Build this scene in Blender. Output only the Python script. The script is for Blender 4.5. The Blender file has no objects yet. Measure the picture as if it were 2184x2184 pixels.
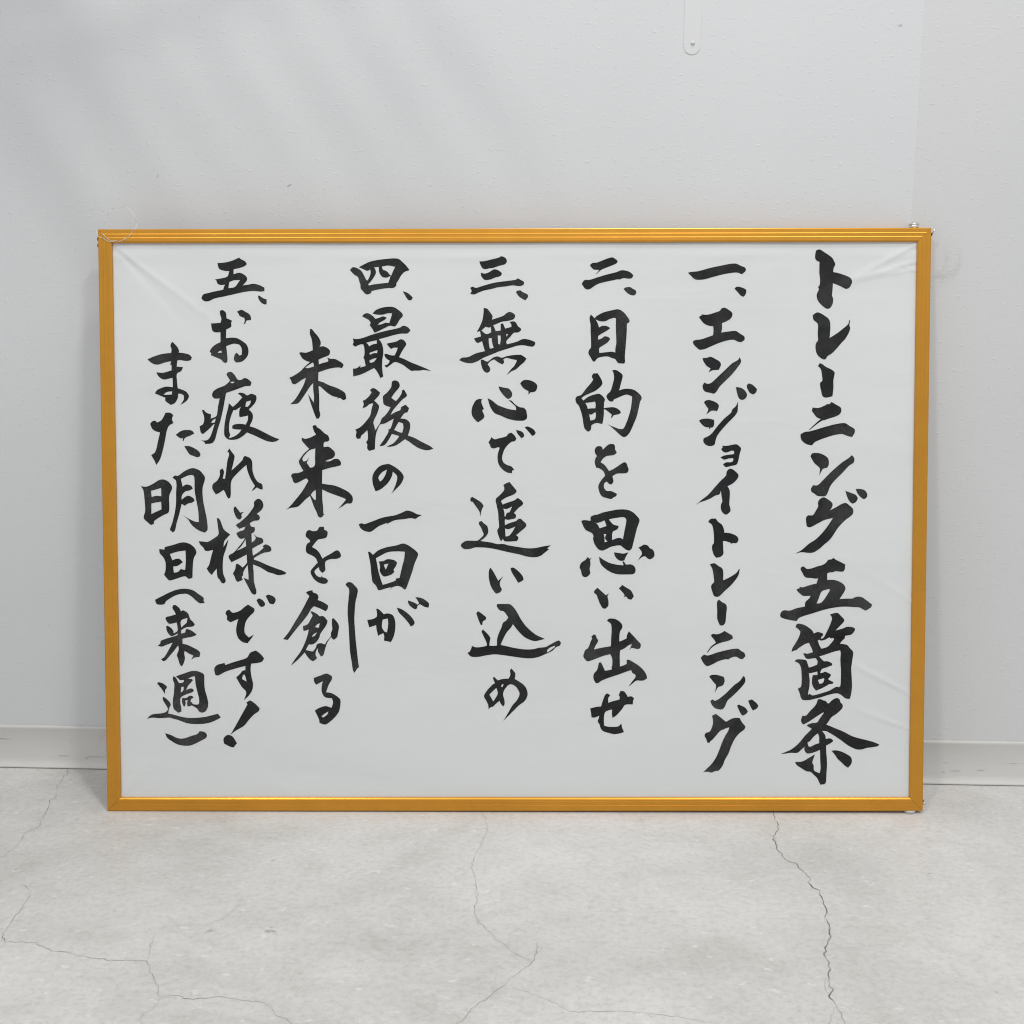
import bpy, bmesh, math, random, json
from mathutils import Vector, Matrix, Euler, noise
from mathutils.geometry import tessellate_polygon
random.seed(7)
S = bpy.context.scene
COL = S.collection

# ------------------------------------------------------------------ camera
cam_d = bpy.data.cameras.new('camera')
cam = bpy.data.objects.new('camera', cam_d); COL.objects.link(cam)
cam_d.sensor_width = 36.0; cam_d.lens = 36.0; cam_d.clip_start = 0.02; cam_d.clip_end = 60
cam.location = (0.04475, -1.36114, 0.58465)
cam.rotation_euler = (math.pi / 2 - 0.15471, -0.00204, 0.03974)
S.camera = cam

# ------------------------------------------------------------------ light
w = bpy.data.worlds.new('World'); S.world = w; w.use_nodes = True
bg = w.node_tree.nodes['Background']
bg.inputs[0].default_value = (0.93, 0.97, 1.0, 1); bg.inputs[1].default_value = 0.60

def area(name, loc, target, sx, sy, power, col):
    d = bpy.data.lights.new(name, 'AREA'); d.shape = 'RECTANGLE'; d.size = sx; d.size_y = sy
    d.energy = power; d.color = col
    o = bpy.data.objects.new(name, d); COL.objects.link(o); o.location = loc
    o.rotation_euler = (Vector(target) - Vector(loc)).to_track_quat('-Z', 'Y').to_euler()
    return o
area('ceiling_spot_right', (1.45, -2.3, 3.3), (0.2, 0.0, 0.3), 0.26, 0.26, 25.0, (1.0, 0.975, 0.95))
area('ceiling_spot_left', (-1.15, -2.4, 3.3), (-0.1, 0.0, 0.3), 0.26, 0.26, 28.0, (1.0, 0.975, 0.955))
area('ceiling_spot_middle', (0.55, -0.98, 3.3), (0.15, 0.0, 0.3), 0.26, 0.26, 22.0, (1.0, 0.97, 0.93))
area('ceiling_row_behind', (0.2, -3.6, 3.2), (0.0, -1.0, 0.0), 2.6, 1.0, 16.0, (0.97, 0.985, 1.0))
S.cycles.filter_width = 1.05

S.view_settings.view_transform = 'Standard'; S.view_settings.look = 'None'
S.view_settings.exposure = 0.12; S.view_settings.gamma = 1.0
S.render.resolution_x = 1024; S.render.resolution_y = 1024

# ------------------------------------------------------------------ materials
def mat(name, rough=0.6, base=(0.5, 0.5, 0.5), metal=0.0, spec=0.5):
    m = bpy.data.materials.new(name); m.use_nodes = True
    b = m.node_tree.nodes['Principled BSDF']
    b.inputs['Base Color'].default_value = (*base, 1); b.inputs['Roughness'].default_value = rough
    b.inputs['Metallic'].default_value = metal; b.inputs['Specular IOR Level'].default_value = spec
    return m, m.node_tree, b
def N(nt, t, **kw):
    n = nt.nodes.new(t)
    for k, v in kw.items():
        if k.startswith('i_'): n.inputs[k[2:].replace('_', ' ')].default_value = v
        else: setattr(n, k, v)
    return n
def noise_tex(nt, co, scale, detail=4, rough=0.55, sc=(1, 1, 1), dist=0.0):
    mp = N(nt, 'ShaderNodeMapping'); mp.inputs['Scale'].default_value = sc
    nt.links.new(co, mp.inputs['Vector'])
    n = N(nt, 'ShaderNodeTexNoise', i_Scale=scale, i_Detail=detail, i_Roughness=rough, i_Distortion=dist)
    nt.links.new(mp.outputs[0], n.inputs['Vector']); return n.outputs['Fac']
def ramp(nt, fac, stops):
    r = N(nt, 'ShaderNodeValToRGB'); e = r.color_ramp.elements
    while len(e) < len(stops): e.new(0.5)
    for k, (p, c) in enumerate(stops):
        e[k].position = p; e[k].color = (*c, 1) if len(c) == 3 else c
    nt.links.new(fac, r.inputs[0]); return r.outputs[0]
def g3(v, t=(1, 1, 1)): return (v * t[0], v * t[1], v * t[2])
def mul(nt, a, b, f=1.0):
    m = N(nt, 'ShaderNodeMix', data_type='RGBA', blend_type='MULTIPLY'); m.inputs[0].default_value = f
    nt.links.new(a, m.inputs[6]); nt.links.new(b, m.inputs[7]); return m.outputs[2]
def mix(nt, fac, a, b):
    m = N(nt, 'ShaderNodeMix', data_type='RGBA', blend_type='MIX')
    nt.links.new(fac, m.inputs[0])
    for s, v in ((6, a), (7, b)):
        if isinstance(v, tuple): m.inputs[s].default_value = (*v, 1)
        else: nt.links.new(v, m.inputs[s])
    return m.outputs[2]
def bump(nt, h, b, strength=0.3, dist=0.001, prev=None):
    n = N(nt, 'ShaderNodeBump'); n.inputs['Strength'].default_value = strength; n.inputs['Distance'].default_value = dist
    nt.links.new(h, n.inputs['Height'])
    if prev is not None: nt.links.new(prev, n.inputs['Normal'])
    nt.links.new(n.outputs[0], b.inputs['Normal']); return n.outputs[0]
def coord(nt): return N(nt, 'ShaderNodeTexCoord').outputs['Object']
def math_n(nt, op, a, b=None, v=None):
    n = N(nt, 'ShaderNodeMath', operation=op); nt.links.new(a, n.inputs[0])
    if b is not None: nt.links.new(b, n.inputs[1])
    elif v is not None: n.inputs[1].default_value = v
    return n.outputs[0]

# wall paint on fine textured wallpaper
def wall_mat(name, k):
    m, nt, b = mat(name, 0.62, spec=0.3); co = coord(nt)
    n1 = noise_tex(nt, co, 2.2, 3, 0.5)
    n2 = noise_tex(nt, co, 170, 2, 0.5, (0.85, 1, 1.25))
    n3 = noise_tex(nt, co, 60, 3, 0.6, (0.7, 1, 1.4))
    c = ramp(nt, n1, [(0.3, g3(1, (0.568 * k[0], 0.576 * k[1], 0.585 * k[2]))), (0.7, g3(1, (0.600 * k[0], 0.607 * k[1], 0.616 * k[2])))])
    nt.links.new(c, b.inputs['Base Color'])
    pk = ramp(nt, n2, [(0.60, g3(0.0)), (0.76, g3(1.0))])
    p1 = bump(nt, pk, b, 0.27, 0.0011)
    bump(nt, n3, b, 0.09, 0.0014, p1)
    return m
M_wall = wall_mat('wall_paint', (1, 1, 1)); M_wall2 = wall_mat('wall_paint_second_drop', (0.965, 0.96, 0.945))

# vinyl baseboard
M_base, nt, b = mat('baseboard_vinyl', 0.5, spec=0.35); co = coord(nt)
n1 = noise_tex(nt, co, 9, 4, 0.6, (0.5, 1, 2))
sc = noise_tex(nt, co, 26, 2, 0.5, (0.55, 1, 7))
c = ramp(nt, n1, [(0.3, (0.535, 0.522, 0.50)), (0.7, (0.58, 0.57, 0.55))])
c = mix(nt, ramp(nt, sc, [(0.715, g3(0)), (0.76, g3(0.75))]), c, (0.27, 0.26, 0.25))
nt.links.new(c, b.inputs['Base Color'])

# printed concrete floor
M_floor, nt, b = mat('concrete_floor', 0.45, spec=0.35); co = coord(nt)
big = noise_tex(nt, co, 3.0, 4, 0.6, (1, 1.1, 1), 0.6)
mid = noise_tex(nt, co, 16, 7, 0.72, (0.8, 1.1, 1), 0.5)
fine = noise_tex(nt, co, 150, 5, 0.75, (0.85, 1, 1))
pit = noise_tex(nt, co, 85, 3, 0.65, (0.9, 1.0, 1))
pitm = noise_tex(nt, co, 5, 3, 0.6)
c = ramp(nt, big, [(0.30, (0.49, 0.477, 0.456)), (0.5, (0.575, 0.562, 0.544)), (0.70, (0.62, 0.61, 0.60))])
c = mul(nt, c, ramp(nt, mid, [(0.30, g3(0.90, (1, .99, .97))), (0.52, g3(1.0)), (0.72, g3(1.045))]))
c = mul(nt, c, ramp(nt, fine, [(0.32, g3(0.85)), (0.50, g3(1.0)), (0.68, g3(1.07))]))
pf = math_n(nt, 'MULTIPLY', ramp(nt, pit, [(0.66, g3(0)), (0.72, g3(1))]), ramp(nt, pitm, [(0.45, g3(0.1)), (0.6, g3(0.8))]))
c = mix(nt, pf, c, (0.36, 0.35, 0.34))
vo = N(nt, 'ShaderNodeTexVoronoi', i_Scale=21.0, i_Randomness=1.0); mpv = N(nt, 'ShaderNodeMapping'); mpv.inputs['Scale'].default_value = (0.8, 1.3, 1)
nt.links.new(co, mpv.inputs[0]); nt.links.new(mpv.outputs[0], vo.inputs['Vector'])
sv = N(nt, 'ShaderNodeSeparateColor'); nt.links.new(vo.outputs['Color'], sv.inputs[0])
rad = math_n(nt, 'MULTIPLY', sv.outputs[0], v=0.075); dd = math_n(nt, 'SUBTRACT', vo.outputs['Distance'], rad)
dn = math_n(nt, 'ADD', dd, math_n(nt, 'MULTIPLY', math_n(nt, 'SUBTRACT', fine, v=0.5), v=0.16))
spot = math_n(nt, 'MULTIPLY', ramp(nt, dn, [(0.0, g3(1)), (0.03, g3(0))]), ramp(nt, sv.outputs[1], [(0.70, g3(0)), (0.72, g3(0.75))]))
c = mix(nt, spot, c, (0.30, 0.29, 0.28))
wh = ramp(nt, noise_tex(nt, co, 70, 3, 0.6, (0.8, 1.2, 1)), [(0.63, g3(0)), (0.70, g3(0.5))])
c = mix(nt, wh, c, (0.72, 0.715, 0.70))
nt.links.new(c, b.inputs['Base Color'])
p1 = bump(nt, mid, b, 0.10, 0.001)
bump(nt, fine, b, 0.12, 0.0006, p1)

M_crack, nt, b = mat('crack_dark', 0.8, (0.20, 0.195, 0.185), spec=0.1); co = coord(nt)
nt.links.new(ramp(nt, noise_tex(nt, co, 60, 3), [(0.40, (0.12, 0.115, 0.11)), (0.66, (0.46, 0.45, 0.43))]), b.inputs['Base Color'])

M_faint, nt, b = mat('crack_faint', 0.8, (0.3, 0.295, 0.285), spec=0.1); co = coord(nt)
nt.links.new(ramp(nt, noise_tex(nt, co, 45, 3), [(0.38, (0.26, 0.25, 0.24)), (0.64, (0.54, 0.53, 0.51))]), b.inputs['Base Color'])

# gold anodised aluminium
def gold(name, base, rough):
    m, nt, b = mat(name, rough, base, 0.8, 0.5); co = coord(nt)
    n = noise_tex(nt, co, 30, 4, 0.6)
    c = ramp(nt, n, [(0.3, tuple(v * 0.95 for v in base)), (0.7, tuple(v * 1.04 for v in base))])
    nt.links.new(c, b.inputs['Base Color'])
    return m
M_gold = gold('gold_anodised_aluminium', (0.62, 0.285, 0.036), 0.34)
M_dark, _, _ = mat('dark_gap', 0.7, (0.03, 0.025, 0.02))
M_back, _, _ = mat('backing_board', 0.85, (0.38, 0.30, 0.22))

# white washi paper
M_paper, nt, b = mat('calligraphy_paper', 0.8, spec=0.2); co = coord(nt)
n1 = noise_tex(nt, co, 5, 4, 0.6, (0.5, 1, 1.4))
n2 = noise_tex(nt, co, 240, 3, 0.7)
c = ramp(nt, n1, [(0.3, (0.66, 0.663, 0.665)), (0.7, (0.695, 0.697, 0.70))])
nt.links.new(c, b.inputs['Base Color'])
w1 = noise_tex(nt, co, 7, 3, 0.55, (0.5, 1, 1.6), 0.5)
p1 = bump(nt, w1, b, 0.35, 0.006)
bump(nt, n2, b, 0.10, 0.0004, p1)

# sumi ink
M_ink, nt, b = mat('sumi_ink', 0.6, spec=0.12); co = coord(nt)
n1 = noise_tex(nt, co, 13, 5, 0.62)
n2 = noise_tex(nt, co, 500, 3, 0.75, (1, 1, .35))
c = ramp(nt, n1, [(0.36, (0.004, 0.0036, 0.0045)), (0.5, (0.012, 0.011, 0.0125)), (0.66, (0.036, 0.034, 0.036))])
c = mul(nt, c, ramp(nt, n2, [(0.35, g3(0.7)), (0.7, g3(1.6))]))
nt.links.new(c, b.inputs['Base Color'])

# clear acrylic sheet
M_pane = bpy.data.materials.new('clear_acrylic'); M_pane.use_nodes = True; nt = M_pane.node_tree; nt.nodes.clear()
out = N(nt, 'ShaderNodeOutputMaterial'); mx = N(nt, 'ShaderNodeMixShader'); fr = N(nt, 'ShaderNodeFresnel', i_IOR=1.45)
tr = N(nt, 'ShaderNodeBsdfTransparent'); tr.inputs[0].default_value = (0.985, 0.99, 0.988, 1)
gl = N(nt, 'ShaderNodeBsdfGlossy', i_Roughness=0.05); co = coord(nt)
wv = noise_tex(nt, co, 6, 2, 0.5); bp = N(nt, 'ShaderNodeBump', i_Strength=0.4, i_Distance=0.003)
nt.links.new(wv, bp.inputs['Height']); nt.links.new(bp.outputs[0], gl.inputs['Normal'])
gm = N(nt, 'ShaderNodeNewGeometry'); mr = N(nt, 'ShaderNodeMapRange'); mr.inputs[3].default_value = 1.23; mr.inputs[4].default_value = 1 / 1.23
nt.links.new(gm.outputs['Backfacing'], mr.inputs[0]); nt.links.new(mr.outputs[0], fr.inputs['IOR'])
nt.links.new(fr.outputs[0], mx.inputs[0]); nt.links.new(tr.outputs[0], mx.inputs[1]); nt.links.new(gl.outputs[0], mx.inputs[2])
nt.links.new(mx.outputs[0], out.inputs[0])

M_steel, _, _ = mat('bright_steel', 0.22, (0.75, 0.74, 0.72), 1.0)
M_nylon, _, b = mat('clear_nylon', 0.2, (0.80, 0.80, 0.79)); b.inputs['Transmission Weight'].default_value = 0.35; b.inputs['Specular IOR Level'].default_value = 0.8
M_rubber, _, b = mat('clear_rubber', 0.3, (0.60, 0.58, 0.54)); b.inputs['Transmission Weight'].default_value = 0.3
M_strip, _, _ = mat('painted_strip', 0.55, (0.59, 0.594, 0.596))
M_leaf, nt, b = mat('palm_leaf', 0.5); co = coord(nt)
nt.links.new(ramp(nt, noise_tex(nt, co, 6, 3), [(0.3, (0.035, 0.075, 0.02)), (0.7, (0.06, 0.12, 0.035))]), b.inputs['Base Color'])
M_pot, _, _ = mat('white_pot', 0.4, (0.6, 0.59, 0.57))
M_stem, _, _ = mat('palm_stem', 0.7, (0.12, 0.14, 0.05))

# ------------------------------------------------------------------ helpers
def link(name, me, m=None, parent=None):
    o = bpy.data.objects.new(name, me); COL.objects.link(o)
    if m is not None and hasattr(me, 'materials'): me.materials.append(m)
    if parent is not None: o.parent = parent
    return o
def from_py(name, vs, fs, m, parent=None, smooth=False):
    me = bpy.data.meshes.new(name); me.from_pydata(vs, [], fs); me.validate()
    bm = bmesh.new(); bm.from_mesh(me); bmesh.ops.recalc_face_normals(bm, faces=bm.faces); bm.to_mesh(me); bm.free()
    if smooth: me.shade_smooth()
    return link(name, me, m, parent)
def thing(name, label, cat, loc=(0, 0, 0), rot=(0, 0, 0), group=None):
    o = bpy.data.objects.new(name, None); COL.objects.link(o)
    o.location = loc; o.rotation_euler = rot; o['label'] = label; o['category'] = cat
    o.empty_display_size = 0.05
    if group: o['group'] = group
    return o
def tube(name, pts, r, m, parent=None, seg=6):
    vs, fs = [], []; n = len(pts)
    for i, p in enumerate(pts):
        p = Vector(p); d = (Vector(pts[min(i + 1, n - 1)]) - Vector(pts[max(i - 1, 0)])).normalized()
        a = d.orthogonal().normalized() if i == 0 else (a_prev - d * a_prev.dot(d)).normalized()
        a_prev = a; c = d.cross(a)
        rr = r[i] if isinstance(r, (list, tuple)) else r
        for k in range(seg):
            t = 2 * math.pi * k / seg; vs.append(p + (a * math.cos(t) + c * math.sin(t)) * rr)
    for i in range(n - 1):
        for k in range(seg):
            k2 = (k + 1) % seg; fs.append((i * seg + k, i * seg + k2, (i + 1) * seg + k2, (i + 1) * seg + k))
    fs.append(tuple(range(seg))); fs.append(tuple((n - 1) * seg + k for k in range(seg)))
    return from_py(name, vs, fs, m, parent, True)
def lathe(name, prof, m, parent=None, seg=28, axis='Z', loc=(0, 0, 0)):
    vs, fs = [], []
    for r, z in prof:
        for k in range(seg):
            t = 2 * math.pi * k / seg
            v = (r * math.cos(t), r * math.sin(t), z) if axis == 'Z' else (r * math.cos(t), -z, r * math.sin(t))
            vs.append((v[0] + loc[0], v[1] + loc[1], v[2] + loc[2]))
    for i in range(len(prof) - 1):
        for k in range(seg):
            k2 = (k + 1) % seg; fs.append((i * seg + k, i * seg + k2, (i + 1) * seg + k2, (i + 1) * seg + k))
    fs.append(tuple(range(seg))); fs.append(tuple((len(prof) - 1) * seg + k for k in range(seg)))
    o = from_py(name, vs, fs, m, parent, True)
    return o

# ------------------------------------------------------------------ setting
wall = from_py('wall', [(-3.2, 0, 0), (3.2, 0, 0), (3.2, 0, 2.8), (-3.2, 0, 2.8), (-3.2, .12, 0), (3.2, .12, 0), (3.2, .12, 2.8), (-3.2, .12, 2.8)],
               [(0, 1, 2, 3), (4, 5, 6, 7), (0, 1, 5, 4), (3, 2, 6, 7), (0, 3, 7, 4), (1, 2, 6, 5)], M_wall)
wall['kind'] = 'structure'
# the last drop of wallpaper at the right, overlapping by less than a millimetre
ws = from_py('wallpaper_drop', [(0.499, -0.0003, 0.058), (3.19, -0.0003, 0.058), (3.19, -0.0003, 2.79), (0.499, -0.0003, 2.79),
                                (0.4978, 0.0, 0.058), (3.19, 0.0, 0.058), (3.19, 0.0, 2.79), (0.4978, 0.0, 2.79)],
             [(0, 1, 2, 3), (0, 3, 7, 4), (0, 1, 5, 4), (1, 2, 6, 5), (2, 3, 7, 6)], M_wall2, wall)
floor = from_py('floor', [(-4, -6, 0), (4, -6, 0), (4, 0.1, 0), (-4, 0.1, 0), (-4, -6, -.1), (4, -6, -.1), (4, .1, -.1), (-4, .1, -.1)],
                [(0, 1, 2, 3), (4, 5, 6, 7), (0, 1, 5, 4), (1, 2, 6, 5), (2, 3, 7, 6), (3, 0, 4, 7)], M_floor)
floor['kind'] = 'structure'

# baseboard: a soft profile with a bead on top and a flared toe
prof = [(0.0, 0.0602), (-0.0012, 0.0608), (-0.0028, 0.0604), (-0.0036, 0.0588), (-0.0037, 0.0566), (-0.0033, 0.055), (-0.0034, 0.03), (-0.0040, 0.012),
        (-0.0056, 0.0062), (-0.0088, 0.0036), (-0.0098, 0.0024), (-0.0098, 0.0009), (0.0, 0.0009)]
NX = 200; vs, fs = [], []
for i in range(NX + 1):
    x = -3.2 + 6.4 * i / NX
    for j, (y, z) in enumerate(prof):
        wob = 0.0004 * noise.noise(Vector((x * 9, j * 0.7, 0))) if 0 < j < len(prof) - 1 else 0
        vs.append((x, y + wob, z + (wob * 1.5 if j in (1, 2, 3) else 0)))
n = len(prof)
for i in range(NX):
    for j in range(n - 1): fs.append((i * n + j, (i + 1) * n + j, (i + 1) * n + j + 1, i * n + j + 1))
bb = from_py('baseboard', vs, fs, M_base, None, True); bb['kind'] = 'structure'

# cracks in the floor: thin ragged ribbons
CR = json.loads('''[[[[-6398,-35],[-6319,-235],[-6288,-432],[-6253,-569],[-6270,-651],[-6170,-834],[-6105,-1013],[-6140,-1102],[-6064,-1264],[-6044,-1361],[-5989,-1504],[-5988,-1575],[-5943,-1736],[-5897,-1849],[-5935,-1918],[-5984,-1987],[-5978,-2118],[-5920,-2287],[-5916,-2392],[-5922,-2475],[-5958,-2558],[-5942,-2697]],0.9],[[[-5402,-3239],[-5320,-3289],[-5235,-3374],[-5187,-3493],[-5147,-3727],[-5134,-3888],[-5112,-4029],[-5097,-4121],[-5101,-4197],[-5052,-4270],[-4988,-4341],[-4982,-4399],[-4992,-4442]],0.9],[[[-4988,-4341],[-4889,-4351],[-4789,-4347],[-4658,-4356],[-4564,-4424],[-4455,-4476],[-4294,-4498],[-4136,-4553],[-4028,-4570],[-3883,-4600],[-3714,-4612],[-3588,-4601],[-3447,-4606],[-3372,-4733],[-3281,-4861],[-3191,-5011],[-3126,-5121],[-3100,-5157]],0.9],[[[-3447,-4606],[-3460,-4490],[-3515,-4350],[-3538,-4204],[-3542,-4084]],0.5],[[[-3100,-5157],[-2967,-5131],[-2813,-5174],[-2665,-5158],[-2584,-5122],[-2436,-5153],[-2274,-5182],[-2116,-5200],[-2047,-5256],[-1999,-5348],[-1907,-5414],[-1805,-5466],[-1732,-5519]],0.8],[[[-3100,-5157],[-3099,-5229],[-3118,-5338],[-3162,-5398],[-3157,-5467],[-3100,-5600]],0.5],[[[-3168,-4218],[-3124,-4051],[-3058,-3940],[-2951,-3841],[-2897,-3678],[-2829,-3493]],0.45],[[[-3728,-3220],[-3609,-3240],[-3481,-3234]],0.4],[[[-1886,-5117],[-1872,-5018],[-1838,-4903],[-1825,-4825]],0.4],[[[-433,-1138],[-414,-1282],[-368,-1398],[-336,-1581],[-321,-1738],[-345,-1914],[-376,-2044],[-370,-2128],[-409,-2274],[-428,-2416],[-429,-2535],[-444,-2633],[-411,-2764],[-381,-2912],[-349,-3091],[-318,-3384],[-349,-3452],[-329,-3600],[-313,-3696],[-289,-3789],[-225,-3833],[-185,-3924],[-110,-4042],[-38,-4127],[40,-4211],[68,-4282],[170,-4376],[309,-4439]],0.8],[[[345,-4126],[338,-4242],[315,-4328],[309,-4439],[239,-4551],[178,-4634],[72,-4757],[43,-4809],[38,-4860],[-43,-4939],[-112,-5065],[-224,-5183],[-288,-5322],[-325,-5396],[-409,-5441]],0.9],[[[38,-4860],[109,-4895],[233,-4920],[342,-4997],[434,-5042],[555,-5121],[622,-5190],[658,-5212],[822,-5200],[986,-5186],[1165,-5178],[1286,-5189],[1385,-5209],[1530,-5232],[1746,-5269],[1956,-5329]],0.5],[[[3332,-1021],[3303,-1278],[3312,-1388],[3287,-1551],[3215,-1660],[3172,-1817],[3178,-1943],[3165,-2093],[3186,-2213],[3217,-2330],[3305,-2397],[3323,-2511],[3364,-2622],[3386,-2732],[3342,-2821],[3377,-2927],[3416,-2989],[3405,-3155],[3395,-3276],[3401,-3414],[3335,-3552],[3351,-3645],[3322,-3794],[3299,-3921],[3193,-4100],[3164,-4286],[3154,-4433],[3109,-4546],[3107,-4609],[3090,-4641],[3086,-4793],[3035,-4884],[3068,-5027]],1.25],[[[3068,-5027],[2993,-5142],[2922,-5279],[2884,-5390]],0.7],[[[3068,-5027],[3072,-5111],[3061,-5276],[3048,-5383]],1.0],[[[3102,-4594],[3044,-4673],[3022,-4795],[3039,-4869]],0.6],[[[3039,-2835],[3073,-3025],[3122,-3228]],0.4]]''')
for pts, wd in CR:
    P = [Vector((a / 1e4, b2 / 1e4, 0)) for a, b2 in pts]; Q = []
    for i in range(len(P) - 1):
        L = (P[i + 1] - P[i]).length; k = max(2, int(L / 0.0028))
        d = (P[i + 1] - P[i]).normalized(); nr = Vector((-d.y, d.x, 0))
        for s in range(k):
            t = s / k; u = len(Q) + pts[0][0] * .013
            off = 0.0026 * noise.noise(Vector((u * .23, 1, 0))) + 0.0022 * noise.noise(Vector((u * .61, 7, 0))) + 0.0012 * noise.noise(Vector((u * 1.7, 3, 0)))
            Q.append(P[i].lerp(P[i + 1], t) + nr * off)
    Q.append(P[-1]); vs, fs = [], []
    for i, q in enumerate(Q):
        d = (Q[min(i + 1, len(Q) - 1)] - Q[max(i - 1, 0)]).normalized(); nr = Vector((-d.y, d.x, 0))
        far = 1 + 0.5 * max(0, -q.y - 0.25) * 0
        ww = 0.00056 * (wd if wd > .95 else wd * .82) * (0.55 + 1.1 * abs(noise.noise(Vector((i * 0.21, wd * 5, pts[0][1]))))) * (0.3 + 0.7 * min(1, min(i, len(Q) - 1 - i) / 6))
        vs += [q + nr * ww + Vector((0, 0, .0003)), q - nr * ww + Vector((0, 0, .0003))]
    fs = [(2 * i, 2 * i + 1, 2 * i + 3, 2 * i + 2) for i in range(len(Q) - 1)]
    from_py('floor_crack', vs, fs, M_crack if wd > .95 else M_faint, floor)

# ------------------------------------------------------------------ framed calligraphy
W, H, D = 1.048, 0.7412, 0.016
FW = 0.0169
BR = (-0.11607, -0.00344, 0.03632)      # lean back, roll, turn
fr_o = thing('framed_calligraphy', 'gold aluminium frame of black brush calligraphy on white paper, leaning against the wall', 'framed calligraphy',
             (0, -0.12134, 0.0024))
fr_o.rotation_mode = 'XYZ'
Rm = Euler((0, 0, BR[2])).to_matrix() @ Euler((BR[0], 0, 0)).to_matrix() @ Euler((0, BR[1], 0)).to_matrix()
fr_o.rotation_euler = Rm.to_euler('XYZ')

prof = [(0.0007, D), (0.0, D - .0005), (0.0, 0.0010), (0.0003, 0.0003), (0.0010, 0.0), (0.0058, 0.0), (0.0068, -0.00033), (0.0070, -0.00033), (0.0072, 0.0),
        (0.0106, 0.0), (0.0116, -0.00033), (0.0118, -0.00033), (0.0120, 0.0), (0.0152, 0.0), (0.0160, 0.0006), (FW, 0.0012), (FW, 0.0052), (0.0125, 0.0054), (0.0125, D)]
def bar(x0, z0, dx, dz, ix, iz, L, name='frame_bar', ridge=1.0):
    # runs from corner (x0,z0) along (dx,dz); (ix,iz) points inward; mitred at 45 degrees
    vs, fs = [], []
    for e in (0, 1):
        for (s, y) in prof:
            t = s + 0.00012 if e == 0 else L - s - 0.00012
            vs.append((x0 + dx * t + ix * s, y * (ridge if y < 0 else 1), z0 + dz * t + iz * s))
    n = len(prof)
    for j in range(n - 1): fs.append((j, j + 1, n + j + 1, n + j))
    fs.append((n - 1, 0, n, 2 * n - 1)); fs.append(tuple(range(n))); fs.append(tuple(range(n, 2 * n)))
    return from_py(name, vs, fs, M_gold, fr_o)
bar(-W / 2, H, 1, 0, 0, -1, W); bar(-W / 2, 0, 1, 0, 0, 1, W)
bar(-W / 2, 0, 0, 1, 1, 0, H, ridge=.4); bar(W / 2, 0, 0, 1, -1, 0, H, ridge=.4)
# small dark corner keys showing at the mitres
for (x, z) in ((-W / 2 - .0006, H - .012), (-W / 2 - .0006, H - .02), (W / 2 + .0006, H - .008), (W / 2 + .0006, .012)):
    bm = bmesh.new(); bmesh.ops.create_cube(bm, size=1, matrix=Matrix.Translation((x, 0.0035, z)) @ Matrix.Diagonal((.0018, .004, .0042, 1)))
    bmesh.ops.bevel(bm, geom=bm.edges[:], offset=.0004, segments=1, affect='EDGES')
    me = bpy.data.meshes.new('corner_key'); bm.to_mesh(me); bm.free(); link('corner_key', me, M_dark, fr_o)

def crease(u, v):
    """relief of the paper towards the viewer (m); sharp folds run out of the corners"""
    h = 0.0
    def fold(cx, cz, ang, length, amp, width):
        dx, dz = math.cos(ang), math.sin(ang); a = (u - cx) * dx + (v - cz) * dz; c = -(u - cx) * dz + (v - cz) * dx
        if a < -0.01 or a > length: return 0.0
        f = max(0.0, 1 - a / length); wd = width * (0.25 + 1.2 * max(a, 0) / length)
        return amp * f * math.exp(-(c / wd) ** 2)
    R = math.radians
    h += fold(-.507, .722, R(-37), .22, .0015, .0045) - fold(-.507, .722, R(-47), .17, .0011, .007)
    h += fold(.507, .700, R(197), .11, .0019, .0035) + fold(.507, .722, R(209), .14, .0019, .005) + fold(.507, .690, R(188), .08, .0015, .003)
    h += fold(.507, .150, R(152), .14, .0019, .0035) + fold(.507, .105, R(160), .09, .0017, .003) + fold(.507, .27, R(148), .16, .0005, .007)
    h += fold(-.507, .02, R(50), .10, .0007, .008)
    h += 0.0007 * math.exp(-((v - .708 - .006 * noise.noise(Vector((u * 4, 2, 2)))) / .006) ** 2) * (0.6 + noise.noise(Vector((u * 9, 5, 5))))
    h += 0.00040 * noise.noise(Vector((u * 7, v * 11, 3))) + 0.00012 * noise.noise(Vector((u * 25, v * 30, 8)))
    return max(-.0011, min(.0018, h))
PY = 0.0045
# paper sheet
nx, nz = 360, 250; x0, x1, z0, z1 = -.5125, .5125, .0115, H - .0115
vs = [(x0 + (x1 - x0) * i / nx, PY - crease(x0 + (x1 - x0) * i / nx, z0 + (z1 - z0) * j / nz), z0 + (z1 - z0) * j / nz) for j in range(nz + 1) for i in range(nx + 1)]
fs = [(j * (nx + 1) + i, j * (nx + 1) + i + 1, (j + 1) * (nx + 1) + i + 1, (j + 1) * (nx + 1) + i) for j in range(nz) for i in range(nx)]
me = bpy.data.meshes.new('paper'); me.from_pydata(vs, [], fs); me.shade_smooth(); paper = link('paper', me, M_paper, fr_o)
def box(name, x0, x1, y0, y1, z0, z1, m, parent):
    return from_py(name, [(x, y, z) for x in (x0, x1) for y in (y0, y1) for z in (z0, z1)],
                   [(0, 1, 3, 2), (4, 5, 7, 6), (0, 1, 5, 4), (2, 3, 7, 6), (0, 2, 6, 4), (1, 3, 7, 5)], m, parent)
box('backing_board', -.511, .511, .0060, .0090, .013, H - .013, M_back, fr_o)
box('acrylic_pane', -.5068, .5068, .00175, .00255, .0172, H - .0172, M_pane, fr_o)

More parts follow.
